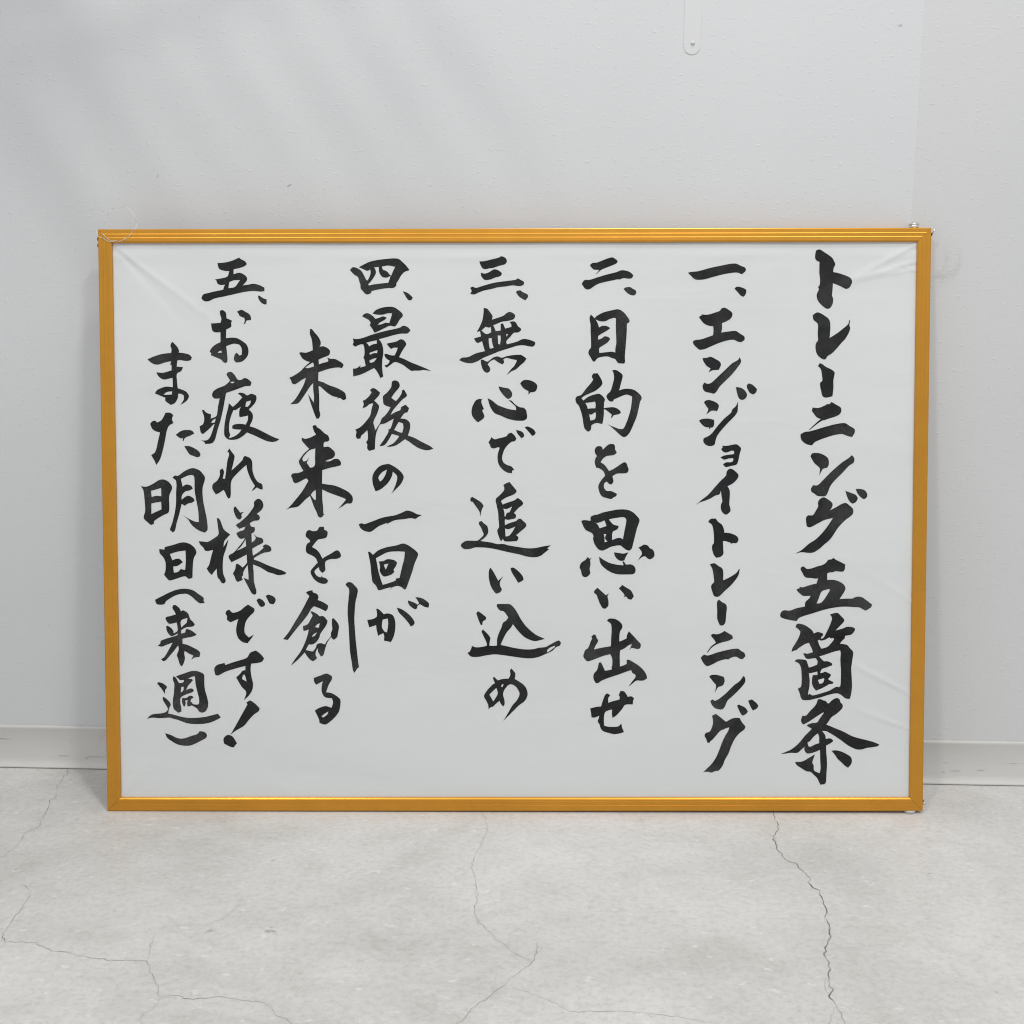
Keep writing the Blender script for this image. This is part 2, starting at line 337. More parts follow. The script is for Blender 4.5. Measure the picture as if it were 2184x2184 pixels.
# the brush writing: outlines of every character in tenths of a millimetre on the sheet
G = '''#
3806,7138 3849,7153 3916,7114 4008,7050 4033,7011 4052,6959 4034,6929 4026,6868 4078,6859 4151,6837 4207,6816 4244,6792 4263,6749 4251,6704 4230,6673 4196,6658 4172,6664 4123,6689 4067,6713 4024,6731 4019,6643 4014,6576 4029,6534 4021,6467 3991,6418 3960,6409 3917,6428 3856,6485 3828,6534 3822,6589 3848,6656 3836,6683 3856,6704 3862,6771 3852,6856 3851,6941 3853,6996 3819,7011 3798,7041 3797,7087
#
3772,6327 3808,6355 3839,6364 3888,6343 3974,6282 3997,6211 3989,6041 4074,6095 4147,6150 4222,6217 4234,6266 4246,6260 4238,6205 4247,6162 4231,6107 4185,6028 4143,5985 4088,5918 4016,5845 3967,5815 3943,5778 3916,5772 3857,5809 3825,5858 3812,5931 3820,5980 3842,6010 3839,6102 3838,6218 3784,6272
#
3846,5689 3870,5726 3901,5713 3938,5684 4024,5640 4058,5607 4044,5515 4045,5417 4034,5309 3985,5295 3948,5291 3911,5307 3892,5368 3875,5473 3903,5503 3898,5576 3883,5650
#
3777,5124 3786,5166 3857,5160 3952,5197 3963,5209 3993,5207 4022,5236 4082,5201 4139,5165 4148,5118 4125,5079 4078,5053 3995,5027 3942,5008 3906,5000 3836,4952 3747,4878 3739,4881 3812,4953 3888,5020 3841,5041 3805,5083
3635,4828 3694,4858 3754,4864 3943,4920 4085,4956 4197,4967 4251,4934 4317,4893 4321,4851 4289,4792 4253,4798 4169,4828 4122,4828 4015,4804 3826,4733 3779,4686 3708,4704 3654,4745 3636,4787
#
3763,4549 3786,4585 3863,4588 3923,4569 3983,4525 3998,4460 3978,4406 3925,4389 3896,4341 3878,4305 3887,4389 3877,4406 3811,4466
3773,4133 3802,4181 3856,4180 3926,4246 4044,4365 4162,4466 4256,4531 4285,4561 4303,4549 4322,4513 4310,4465 4257,4430 4175,4341 4069,4234 4016,4162 3982,4073 3952,4041 3857,4046 3815,4077 3783,4097
#
3864,3948 3881,3996 3935,4026 3988,4002 4049,3948 4043,3900 4014,3859 4085,3894 4156,3936 4215,3954 4263,3924 4311,3876 4312,3823 4277,3781 4218,3739 4123,3638 4077,3566 4018,3483 3947,3423 3888,3369 3805,3321 3722,3321 3662,3327 3585,3309 3662,3354 3756,3435 3839,3489 3933,3584 4004,3680 4057,3763 3956,3739 3873,3698 3766,3644 3724,3656 3715,3763 3741,3796 3800,3799 3841,3859 3870,3918
4211,4109 4285,4081 4345,4055 4372,4013 4346,3966 4304,3945 4268,3972 4238,4025
4342,4132 4403,4132 4457,4114 4490,4067 4482,4025 4447,4001 4411,4025 4368,4073
#
3603,2849 3613,2857 3640,2863 3643,2885 3674,2876 3722,2889 3789,2910 3857,2925 3877,2992 3836,2989 3795,2996 3720,3003 3690,3034 3676,3064 3651,3109 3655,3129 3688,3146 3736,3112 3801,3122 3869,3146 3923,3160 3970,3187 4007,3231 4038,3233 4068,3253 4099,3231 4167,3197 4219,3170 4216,3115 4196,3081 4148,3078 4101,3084 4067,3071 4019,3067 3991,3054 3993,2972 4054,2972 4109,2965 4177,2934 4211,2903 4227,2862 4212,2821 4179,2767 4152,2726 4247,2732 4322,2734 4349,2749 4397,2758 4445,2746 4486,2719 4568,2657 4559,2623 4528,2602 4488,2578 4453,2595 4405,2619 4344,2623 4221,2630 4106,2620 3983,2596 3888,2568 3793,2538 3691,2507 3637,2483 3607,2445 3549,2453 3474,2469 3412,2490 3397,2517 3412,2562 3445,2582 3520,2579 3609,2610 3711,2630 3717,2685 3740,2712 3764,2733 3784,2770 3743,2767 3682,2770 3655,2791 3624,2818
3926,2825 4021,2856 4030,2842 3982,2760 3948,2712 3914,2678 3860,2668 3887,2733
#
3594,2370 3611,2408 3645,2411 3713,2391 3768,2356 3816,2312 3827,2284 3850,2293 3877,2305 3946,2284 3949,2267 3923,2236 3919,2216 3953,2229 3987,2291 4027,2377 4056,2459 4056,2493 4032,2531 4127,2549 4175,2507 4217,2459 4210,2435 4163,2383 4106,2323 4191,2346 4258,2371 4340,2359 4354,2335 4338,2301 4307,2270 4260,2260 4226,2254 4226,2226 4192,2191 4162,2154 4213,2147 4261,2133 4289,2099 4330,2054 4336,2026 4328,1965 4315,1882 4313,1813 4321,1703 4325,1600 4316,1510 4300,1442 4269,1442 4235,1452 4200,1483 4152,1510 4104,1511 4023,1493 3927,1462 3859,1445 3791,1428 3695,1429 3671,1462 3657,1511 3632,1573 3670,1597 3679,1662 3678,1745 3671,1834 3657,1876 3636,1903 3588,1927 3601,1944 3635,1953 3731,1941 3749,1910 3770,1845 3814,1858 3875,1882 3881,1924 3868,1951 3854,1968 3799,1961 3738,1961 3710,1999 3696,2027 3723,2030 3744,2023 3819,2044 3805,2089 3784,2130 3770,2164 3736,2157 3675,2123 3627,2089 3614,2075 3573,2061 3546,2047 3556,2092 3599,2164 3633,2226 3656,2295 3652,2319
3879,2192 3899,2205 3913,2198 3920,2192 3974,2205 4015,2229 4028,2236 4049,2222 4076,2229 4089,2209 4056,2164 4009,2116 3975,2102 3927,2089 3903,2130
3901,1989 3956,2006 4024,2030 4098,2054 4166,2068 4174,2047 4171,1951 4180,1820 4181,1683 4175,1607 4158,1593 4127,1597 4090,1579 4036,1548 3968,1524 3886,1500 3818,1486 3783,1507 3763,1490 3766,1531 3779,1600 3782,1683 3770,1772 3815,1779 3879,1796 3883,1752 3822,1748 3812,1697 3813,1635 3830,1593 3865,1548 3926,1573 3987,1604 4035,1631 4083,1638 4086,1659 4048,1676 4017,1697 4041,1724 4057,1752 4040,1765 3975,1793 3951,1779 3914,1776 3924,1803 3937,1827 3998,1848 4039,1865 4066,1872 4069,1893 4049,1910 4004,1927 3963,1927 3929,1958
3887,1686 3966,1710 3969,1690 3956,1655 3932,1638 3905,1638
#
3890,1435 3921,1438 3962,1421 3993,1411 4014,1384 4031,1383 4065,1417 4105,1445 4139,1452 4167,1435 4181,1393 4202,1376 4210,1341 4199,1314 4135,1252 4067,1204 4033,1155 4000,1107 4041,1093 4123,1058 4192,1031 4268,993 4336,958 4439,927 4536,903 4611,882 4683,851 4667,830 4578,813 4523,806 4469,789 4407,785 4352,803 4276,844 4193,906 4111,962 4042,1003 4000,1024 3946,1027 3973,996 3991,962 3998,920 4029,931 4070,924 4094,896 4064,872 4002,837 4003,775 4012,678 4016,574 4010,470 4004,359 3980,331 3960,335 3939,324 3918,359 3890,415 3842,463 3801,498 3759,501 3684,546 3628,584 3604,623 3703,633 3778,675 3860,723 3840,664 3827,616 3844,581 3852,512 3924,477 3934,539 3929,643 3924,782 3839,747 3764,733 3743,747 3722,789 3725,823 3681,782 3634,744 3551,744 3476,733 3421,727 3490,758 3551,785 3619,837 3673,893 3727,962 3788,1024 3815,1055 3781,1076 3750,1093 3774,1114 3821,1128 3883,1138 3923,1197 3967,1259 3964,1269 3902,1231 3821,1176 3767,1141 3709,1110 3688,1128 3677,1169 3694,1224 3738,1224 3792,1286 3847,1342 3873,1383
3891,996 3909,962 3913,868 3859,851 3797,820 3777,827 3762,875 3796,899 3837,948
4072,771 4140,774 4209,754 4278,719 4323,685 4335,636 4324,595 4286,548 4245,577 4197,623 4155,661 4113,720
#
2195,6862 2221,6871 2327,6883 2480,6924 2622,6953 2728,6974 2799,6976 2858,6950 2917,6923 2923,6888 2900,6864 2870,6845 2835,6861 2788,6865 2658,6847 2540,6818 2398,6780 2328,6775 2280,6783 2233,6825
#
2783,6662 2807,6685 2848,6685 2925,6653 2931,6618 2914,6577 2894,6560 2861,6577 2825,6618
#
2336,6308 2372,6329 2363,6340 2448,6337 2531,6360 2602,6387 2619,6413 2655,6425 2696,6407 2756,6360 2756,6319 2733,6284 2686,6254 2627,6231 2629,6178 2621,6113 2710,6125 2805,6131 2852,6101 2912,6060 2915,6019 2871,5992 2829,5999 2776,6022 2687,6011 2569,5972 2487,5937 2410,5905 2345,5898 2309,5925 2273,5961 2259,5996 2285,6016 2368,6028 2450,6055 2515,6078 2521,6131 2518,6192 2449,6202 2396,6231 2360,6273
#
2384,5790 2440,5795 2487,5807 2547,5780 2606,5742 2618,5701 2601,5665 2593,5644 2542,5640 2506,5636 2459,5610 2488,5660 2435,5695 2399,5748
2387,5441 2409,5483 2454,5465 2501,5482 2572,5547 2666,5636 2760,5724 2831,5765 2855,5801 2867,5777 2873,5742 2832,5677 2761,5588 2679,5506 2608,5435 2561,5364 2532,5343 2490,5352 2419,5370 2395,5400
#
2810,5425 2869,5417 2917,5387 2951,5334 2936,5287 2894,5263 2853,5281 2828,5340
2950,5452 2976,5472 3023,5452 3077,5399 3066,5358 3030,5331 2988,5352 2962,5393 2950,5417
2406,5234 2432,5256 2485,5260 2574,5222 2596,5187 2575,5122 2510,5128 2468,5104 2436,5080 2462,5145 2438,5181
2344,5000 2374,5019 2457,5027 2534,5012 2538,4962 2523,4920 2487,4912 2487,4891 2479,4891 2472,4917 2428,4920 2380,4956
2841,5246 2836,5163 2830,5109 2783,5044 2718,4979 2636,4888 2577,4808 2554,4736 2542,4695 2489,4679 2435,4695 2402,4737 2405,4778 2470,4808 2517,4849 2576,4926 2659,5021 2753,5104 2765,5139 2812,5186
#
2643,4684 2697,4681 2815,4701 2863,4674 2881,4645 2864,4579 2855,4532 2843,4478 2823,4443 2758,4427 2687,4413 2653,4449 2698,4473 2752,4473 2781,4490 2783,4526 2734,4523 2668,4508 2620,4535 2662,4556 2721,4568 2793,4577 2792,4617 2763,4621 2697,4597 2656,4606 2628,4641 2647,4657
#
2693,4306 2699,4348 2723,4383 2752,4392 2794,4371 2848,4318 2848,4282 2819,4241 2772,4199 2712,4169 2740,4116 2741,4020 2738,3937 2754,3859 2733,3830 2703,3808 2661,3824 2631,3877 2631,3937 2648,3973 2636,4056 2629,4116 2612,4068 2558,4050 2499,4015 2428,3985 2362,3963 2303,3925 2380,3991 2463,4056 2558,4163 2628,4241
#
2469,3716 2501,3752 2566,3758 2596,3716 2644,3680 2668,3627 2678,3576 2752,3569 2836,3531 2858,3483 2831,3441 2783,3445 2771,3429 2759,3447 2681,3471 2660,3471 2664,3364 2665,3304 2629,3268 2576,3256 2545,3292 2521,3376 2527,3424 2544,3441 2540,3579 2519,3675
#
2493,3170 2528,3184 2564,3182 2600,3154 2648,3124 2666,3076 2665,2968 2733,2998 2828,3058 2869,3112 2877,3106 2858,3028 2810,2956 2757,2896 2686,2830 2632,2776 2603,2758 2555,2764 2531,2812 2512,2884 2524,2920 2548,2942 2544,3016 2523,3124
#
2589,2692 2615,2722 2651,2690 2699,2662 2715,2620 2706,2524 2697,2428 2671,2392 2627,2389 2595,2470 2592,2584
#
2513,2257 2534,2279 2594,2275 2654,2295 2687,2319 2738,2287 2786,2257 2796,2221 2738,2191 2655,2170 2583,2142 2523,2100 2476,2040 2466,2042 2517,2118 2580,2167 2553,2209
2386,1974 2428,2010 2476,2001 2596,2040 2715,2070 2799,2086 2865,2088 2895,2064 2943,2034 2958,1992 2920,1953 2884,1961 2836,1986 2776,1974 2734,1949 2716,1956 2620,1931 2537,1889 2471,1865 2438,1883 2405,1932
#
2496,1729 2526,1750 2598,1750 2682,1726 2694,1678 2676,1623 2647,1605 2611,1593 2569,1521 2584,1617 2550,1660
2510,1412 2540,1436 2570,1414 2624,1442 2719,1521 2814,1617 2886,1672 2933,1738 2955,1714 2952,1654 2887,1569 2803,1484 2732,1418 2696,1339 2661,1305 2576,1321 2534,1363
#
2855,1354 2876,1369 2960,1327 2994,1281 2973,1248 2925,1224 2895,1266
2996,1418 3044,1436 3104,1387 3126,1351 3111,1321 3059,1291 3032,1333
2535,1224 2583,1248 2625,1218 2692,1163 2716,1145 2782,1182 2829,1196 2889,1194 2920,1139 2965,1085 2951,1048 2891,1000 2831,927 2784,830 2749,733 2701,648 2678,581 2618,508 2588,511 2534,487 2486,499 2426,492 2473,538 2533,599 2593,690 2640,806 2687,927 2747,1036 2756,1075 2698,1054 2638,1024 2591,969 2537,909 2513,891 2505,872 2477,876 2461,927 2441,963 2456,1000 2506,1018 2542,1097 2548,1157
#
956,6960 992,6988 1038,6990 1114,7018 1175,7041 1240,7056 1282,7033 1307,7010 1294,6984 1237,6957 1160,6927 1099,6901 1046,6855 1026,6844 1057,6874 1076,6901 1007,6905 977,6931
854,6726 889,6772 954,6776 1061,6810 1176,6844 1298,6874 1336,6891 1375,6896 1443,6881 1482,6858 1505,6832 1490,6801 1444,6790 1390,6798 1337,6783 1325,6775 1317,6786 1252,6771 1145,6749 1054,6722 992,6684 962,6664 924,6656 893,6669 874,6696
#
1383,6661 1398,6676 1459,6686 1498,6665 1536,6642 1544,6619 1532,6592 1510,6581 1467,6589 1421,6619
#
955,6308 970,6342 1008,6304 1020,6292 1028,6308 1070,6338 1131,6368 1223,6391 1315,6406 1376,6376 1430,6315 1461,6261 1449,6238 1426,6227 1423,6101 1412,5949 1401,5811 1403,5742 1390,5723 1340,5727 1321,5727 1294,5758 1278,5781 1232,5796 1194,5812 1132,5812 1063,5796 1033,5766 1017,5747 994,5758 967,5804 940,5854 952,5903 971,5919 972,6026 967,6140 966,6224 955,6270
1028,6281 1085,6258 1154,6258 1208,6284 1269,6300 1288,6292 1286,6178 1291,6063 1293,5979 1282,5918 1280,5861 1240,5873 1194,5869 1078,5857 1078,5919 1132,5957 1178,5987 1216,6033 1201,6052 1147,6067 1101,6037 1063,6025 1061,6071 1109,6102 1170,6136 1216,6170 1185,6189 1154,6199 1108,6197 1074,6178 1055,6235
#
777,5269 786,5301 823,5319 846,5324 915,5411 970,5475 1002,5521 984,5563 1002,5599 1058,5601 1076,5572 1108,5516 1118,5471 1090,5429 1026,5379 943,5342 887,5315 851,5287 878,5257 934,5301 998,5328 1072,5342 1104,5328 1151,5273 1141,5236 1137,5162 1146,5161 1174,5167 1257,5172 1303,5158 1340,5130 1354,5107 1336,5089 1294,5078 1262,5070 1243,5043 1225,5033 1239,5079 1206,5107 1155,5144 1137,5149 1135,5052 1119,4960 1091,4965 1045,4974 981,4942 976,4896 958,4872 934,4863 893,4905 879,4960 865,5052 842,5135 818,5195 791,5223
901,5227 980,5236 1026,5245 1034,5199 1028,5158 980,5158 934,5153 920,5195
953,5084 980,5080 1008,5098 1031,5112 1037,5071 1022,5020 967,5004 957,5052
1242,5640 1293,5640 1366,5590 1374,5557 1353,5475 1330,5383 1367,5397 1432,5406 1515,5392 1570,5355 1612,5309 1616,5277 1598,5245 1580,5162 1553,5051 1516,4959 1470,4858 1433,4812 1392,4794 1350,4817 1295,4867 1239,4918 1179,4969 1221,4941 1276,4918 1341,4897 1382,4900 1415,4955 1451,5052 1479,5153 1492,5254 1496,5309 1432,5332 1386,5323 1312,5291 1261,5268 1257,5250 1238,5243 1197,5259 1169,5310 1183,5337 1219,5374 1247,5457 1265,5539 1260,5599
#
1023,4609 1027,4646 1055,4676 1101,4676 1120,4656 1124,4632 1157,4665 1203,4702 1258,4706 1277,4688 1282,4637 1303,4600 1277,4572 1231,4561 1175,4554 1129,4522 1097,4475 1139,4448 1176,4406 1204,4364 1250,4383 1315,4424 1370,4461 1402,4475 1430,4457 1444,4410 1455,4387 1440,4346 1398,4334 1315,4332 1278,4318 1248,4295 1261,4230 1237,4193 1209,4198 1176,4230 1149,4212 1138,4175 1149,4138 1177,4110 1232,4108 1306,4073 1297,4045 1260,4026 1237,4008 1168,4022 1112,4045 1079,4110 1070,4175 1102,4240 1156,4304 1134,4360 1074,4401 1042,4406 1023,4471 1032,4526 1051,4554 1032,4582
#
971,3780 1014,3802 1052,3807 1137,3838 1230,3857 1322,3873 1430,3871 1500,3845 1546,3807 1593,3749 1593,3718 1563,3633 1540,3540 1517,3447 1498,3377 1467,3350 1424,3362 1378,3397 1355,3414 1293,3412 1231,3397 1169,3366 1123,3350 1084,3358 1045,3397 1018,3447 1003,3509 1010,3532 991,3571 906,3618 852,3726 882,3738 971,3730
1029,3707 1064,3703 1149,3735 1176,3664 1087,3633 1060,3683
1203,3749 1307,3768 1392,3776 1422,3757 1427,3726 1412,3641 1393,3540 1385,3493 1354,3509 1316,3509 1246,3482 1254,3586 1315,3625 1332,3664 1261,3683
1138,3559 1176,3563 1157,3509 1188,3463 1150,3455 1150,3509
937,3269 961,3242 988,3261 968,3230 972,3176 961,3114 969,3059 938,3021 903,3009 868,3028 849,3098 833,3133 852,3191 907,3230
1081,3273 1139,3230 1216,3191 1309,3168 1394,3160 1386,3191 1378,3207 1398,3210 1425,3172 1487,3172 1526,3152 1545,3121 1541,3067 1511,3047 1449,3044 1348,3044 1278,3055 1201,3090 1139,3137 1096,3191
1271,3327 1324,3319 1394,3311 1455,3327 1425,3276 1402,3222 1355,3218 1309,3245 1282,3284
1583,3389 1625,3408 1648,3425 1703,3412 1726,3381 1768,3358 1788,3303 1777,3264 1726,3237 1695,3253 1668,3276 1626,3265 1580,3222 1606,3272 1626,3299 1622,3338
#
1020,2830 1062,2874 1109,2830 1171,2776 1209,2803 1190,2764 1202,2702 1198,2639 1163,2604 1129,2612 1093,2671 1066,2741 1047,2787 1023,2803
1335,2865 1379,2908 1434,2873 1488,2838 1527,2764 1496,2721 1457,2729 1426,2764 1399,2748 1407,2779 1380,2818
#
1184,2450 1209,2476 1292,2471 1351,2433 1381,2387 1372,2345 1352,2316 1343,2248 1342,2181 1385,2198 1436,2223 1440,2265 1465,2314 1511,2265 1570,2202 1616,2147 1612,2100 1579,2084 1503,2101 1465,2071 1486,2105 1503,2151 1461,2134 1411,2096 1352,2067 1348,1995 1351,1860 1395,1873 1437,1894 1437,1944 1462,1949 1512,1923 1596,1868 1663,1801 1697,1733 1697,1704 1647,1678 1563,1678 1513,1640 1463,1598 1505,1661 1551,1725 1546,1759 1513,1775 1496,1814 1429,1792 1328,1754 1211,1716 1110,1674 1077,1649 1043,1645 1013,1704 1018,1767 1059,1818 1080,1911 1110,1915 1135,1860 1160,1805 1248,1822 1244,1856 1252,1869 1252,1961 1227,2020 1143,1999 1042,1961 950,1928 925,1932 883,1987 887,2021 908,2075 941,2097 975,2181 996,2223 983,2244 1017,2275 1046,2257 1050,2231 1071,2198 1059,2164 1034,2122 1017,2080 1109,2101 1235,2122 1239,2240 1243,2324 1234,2408
#
972,1319 1060,1340 1111,1344 1128,1403 1165,1497 1194,1513 1228,1488 1203,1454 1203,1391 1262,1412 1346,1433 1350,1471 1337,1488 1358,1543 1404,1539 1438,1496 1451,1469 1505,1473 1535,1446 1522,1420 1518,1371 1422,1365 1380,1310 1330,1251 1304,1225 1258,1196 1250,1259 1254,1306 1170,1276 1149,1217 1149,1098 1204,1081 1263,1080 1330,1085 1372,1124 1381,1073 1406,1013 1356,996 1280,986 1213,1001 1145,1022 1112,1052 1090,1115 1069,1149 1078,1183 1090,1225 1027,1200 989,1204 981,1268
#
-438,7009 -384,7011 -285,7033 -186,7058 -165,7072 -112,7053 -91,7012 -112,6976 -186,6955 -269,6927 -310,6923 -368,6913 -401,6927 -430,6980
-418,6870 -381,6857 -335,6865 -277,6898 -252,6910 -211,6902 -161,6869 -157,6845 -178,6824 -236,6808 -302,6783 -368,6777 -393,6796 -418,6833
-555,6677 -526,6693 -484,6678 -402,6701 -286,6734 -170,6754 -37,6770 20,6779 49,6795 87,6774 124,6750 124,6721 87,6701 45,6701 -21,6709 -104,6697 -203,6685 -286,6664 -385,6644 -451,6619 -509,6595 -555,6607 -536,6640
#
22,6623 37,6639 78,6645 111,6622 169,6594 176,6565 144,6521 111,6536 62,6569
#
-386,6426 -344,6418 -311,6381 -274,6323 -282,6278 -220,6298 -137,6327 -96,6360 -54,6376 -5,6355 16,6327 -5,6286 -71,6265 -154,6253 -266,6208 -253,6183 -233,6134 -171,6142 -171,6224 -142,6232 -113,6166 -34,6187 -38,6224 -59,6249 -5,6257 24,6240 49,6195 82,6170 90,6150 70,6129 45,6117 -5,6113 -46,6067 -100,6006 -92,5968 -22,5985 45,6005 111,6034 186,6026 264,5997 264,5964 235,5939 186,5943 119,5956 45,5952 -38,5927 -171,5886 -287,5841 -387,5800 -470,5754 -553,5730 -644,5746 -698,5771 -661,5800 -586,5808 -486,5854 -370,5882 -387,5936 -407,6010 -461,5986 -486,6002 -507,6043 -478,6051 -420,6068 -432,6134 -473,6126 -436,6191 -407,6257 -390,6340 -386,6389
-415,6142 -361,6191 -320,6179 -293,6187 -291,6117 -353,6097
-324,6043 -287,6051 -275,5977 -258,5923 -308,5913 -320,5977
-208,6080 -172,6080 -171,6018 -181,5964 -204,5977
-100,6100 -75,6096 -96,6063
-424,5771 -399,5775 -341,5750 -296,5779 -262,5804 -213,5816 -155,5799 -88,5820 -5,5832 82,5835 119,5816 157,5787 127,5745 78,5704 20,5651 -30,5630 -97,5580 -39,5655 -5,5688 28,5746 32,5770 -38,5783 -97,5797 -138,5779 -128,5742 -146,5717 -180,5729 -221,5754 -254,5779 -304,5754 -337,5717 -304,5663 -313,5626 -346,5611 -387,5635 -416,5705
#
-396,5290 -417,5259 -411,5217 -385,5152 -408,5136 -379,5056 -400,5025 -462,4983 -500,5018 -535,5071 -542,5133 -523,5202 -484,5263 -438,5280 -415,5275
-338,5290 -277,5255 -215,5205 -146,5175 -61,5148 23,5136 20,5178 -23,5220 -73,5266 -34,5255 8,5213 70,5174 116,5167 150,5136 158,5094 162,5040 131,5009 69,5003 0,5009 -92,5032 -169,5067 -246,5098 -292,5156 -315,5209
-199,5438 -123,5420 -76,5412 -42,5381 -26,5343 -38,5301 -77,5280 -107,5297 -146,5339 -184,5393
76,5473 101,5504 139,5519 208,5511 262,5484 293,5446 277,5385 247,5366 208,5362 181,5331 181,5377 116,5416
#
-328,4729 -301,4771 -293,4796 -250,4768 -185,4783 -100,4806 -77,4837 -39,4852 0,4821 27,4779 8,4744 -31,4737 -77,4702 -124,4640 -147,4579 -155,4517 -131,4467 -78,4436 -39,4425 0,4379 -27,4371 -31,4336 -93,4348 -155,4390 -197,4448 -212,4517 -208,4587 -185,4660 -201,4668 -262,4652 -297,4664 -312,4702
23,4886 92,4867 119,4840 127,4806 92,4779 69,4806 39,4844
135,4917 154,4929 185,4926 247,4890 273,4852 254,4821 227,4811 196,4848
#
-561,4003 -557,4022 -534,4035 -472,3999 -418,3960 -391,3922 -418,3864 -434,3782 -441,3840 -461,3875 -503,3933 -534,3976 -555,3976
-453,3693 -449,3717 -418,3728 -388,3697 -349,3666 -334,3624 -338,3570 -372,3523 -434,3473 -373,3465 -295,3453 -218,3434 -141,3434 -63,3414 53,3395 169,3379 269,3383 362,3402 467,3418 416,3379 443,3367 385,3321 339,3286 285,3267 207,3267 146,3278 60,3302 -32,3321 -125,3341 -218,3364 -326,3384 -419,3391 -504,3391 -566,3372 -644,3372 -686,3411 -674,3438 -620,3473 -543,3477 -473,3477 -427,3511 -392,3554 -407,3601 -426,3647
-140,4184 -116,4203 -62,4226 -31,4188 30,4114 15,4083 -39,4053 -93,4033 -140,4006 -171,3983 -148,3937 -94,3960 -1,3991 42,4022 84,3995 115,3956 100,3929 61,3902 30,3871 -5,3832 22,3801 14,3763 -86,3743 -113,3755 -121,3740 -121,3674 -63,3701 22,3728 53,3755 84,3756 107,3732 146,3697 154,3670 123,3631 76,3592 22,3546 45,3530 53,3507 34,3472 -121,3469 -148,3500 -168,3469 -183,3492 -218,3604 -194,3655 -202,3747 -206,3833 -225,3925 -236,4006 -186,4057 -132,4118 -128,4157
-140,3887 -94,3883 -28,3914 -63,3840 -94,3832 -113,3786 -125,3786 -128,3840
-119,3635 -78,3624 14,3658 -24,3592 -71,3538 -113,3531
#
-305,3131 -265,3073 -207,2964 -180,2988 -141,3026 -184,2949 -184,2902 -161,2851 -184,2816 -234,2797 -265,2832 -300,2894 -323,2980 -328,3058 -319,3112
-50,3119 -33,3133 -2,3127 60,3077 107,3018 118,2980 91,2956 49,2937 14,2995 -33,3073
#
-488,2547 -465,2574 -420,2543 -362,2497 -367,2466 -403,2443 -412,2394 -430,2398 -457,2457
-227,2642 -218,2665 -132,2666 -60,2663 -15,2628 30,2565 74,2484 137,2393 209,2321 281,2266 389,2217 299,2194 254,2189 182,2212 119,2248 47,2321 -20,2407 -43,2366 -97,2303 -142,2221 -178,2140 -115,2126 2,2099 137,2081 245,2085 317,2103 398,2112 452,2140 534,2185 570,2198 597,2167 579,2130 534,2112 489,2067 398,2022 299,1981 209,1967 101,1972 -25,1990 -151,2008 -259,2018 -367,2004 -458,1986 -557,1990 -602,2036 -570,2058 -543,2126 -493,2108 -421,2113 -358,2126 -354,2158 -394,2249 -423,2312 -403,2339 -340,2276 -310,2231 -318,2176 -322,2131 -286,2126 -223,2131 -223,2203 -205,2276 -169,2357 -142,2430 -106,2452 -79,2493 -114,2547 -141,2574 -186,2583
416,2072 453,2103 516,2130 520,2112 471,2076 421,2040
#
-278,1714 -260,1727 -215,1682 -152,1700 -75,1704 -52,1759 -57,1813 -39,1836 11,1768 2,1700 65,1663 128,1613 164,1541 164,1477 128,1413 56,1359 1,1304 -71,1231 -143,1159 -89,1250 -26,1359 29,1423 65,1504 42,1568 2,1613 -52,1632 -98,1604 -147,1514 -129,1423 -129,1368 -148,1345 -179,1386 -193,1418 -242,1377 -279,1341 -306,1336 -333,1304 -337,1359 -360,1414 -391,1477 -359,1541 -287,1623 -251,1645
-323,1500 -233,1586 -215,1523 -224,1486 -274,1409
-165,1627 -138,1636 -156,1591 -172,1604
#
-2074,6904 -2040,6939 -1991,6931 -1933,6895 -1900,6842 -1868,6780 -1851,6772 -1822,6834 -1813,6875 -1817,6912 -1854,6895 -1908,6916 -1962,6941 -1891,6977 -1825,7006 -1742,7026 -1626,7040 -1469,7045 -1403,6997 -1362,6956 -1321,6903 -1387,6878 -1429,6833 -1462,6776 -1491,6730 -1487,6710 -1520,6681 -1603,6677 -1711,6661 -1802,6641 -1807,6620 -1836,6602 -1873,6600 -1910,6637 -1939,6670 -1943,6719 -1959,6768 -1975,6817 -2024,6850
-1771,6936 -1709,6944 -1706,6883 -1685,6838 -1660,6815 -1603,6810 -1569,6829 -1561,6825 -1591,6743 -1677,6735 -1777,6723 -1835,6710 -1847,6727 -1826,6743 -1776,6809 -1747,6866 -1755,6916
-1672,6948 -1593,6960 -1502,6944 -1528,6891 -1553,6833 -1569,6841 -1594,6874 -1627,6897 -1656,6907
#
-1409,6636 -1376,6628 -1339,6611 -1306,6582 -1281,6558 -1298,6527 -1335,6525 -1360,6554 -1384,6595
#
-1792,6357 -1754,6398 -1688,6427 -1613,6441 -1530,6439 -1464,6402 -1415,6356 -1411,6323 -1448,6282 -1482,6225 -1511,6196 -1573,6204 -1631,6180 -1714,6139 -1768,6116 -1797,6167 -1830,6213 -1817,6238 -1838,6275 -1879,6299 -1925,6323 -1895,6353 -1850,6361 -1796,6332 -1755,6291 -1713,6303 -1655,6322 -1610,6303 -1647,6274 -1697,6246 -1730,6217 -1681,6221 -1631,6241 -1581,6237 -1564,6291 -1543,6361 -1597,6361 -1663,6344 -1730,6344
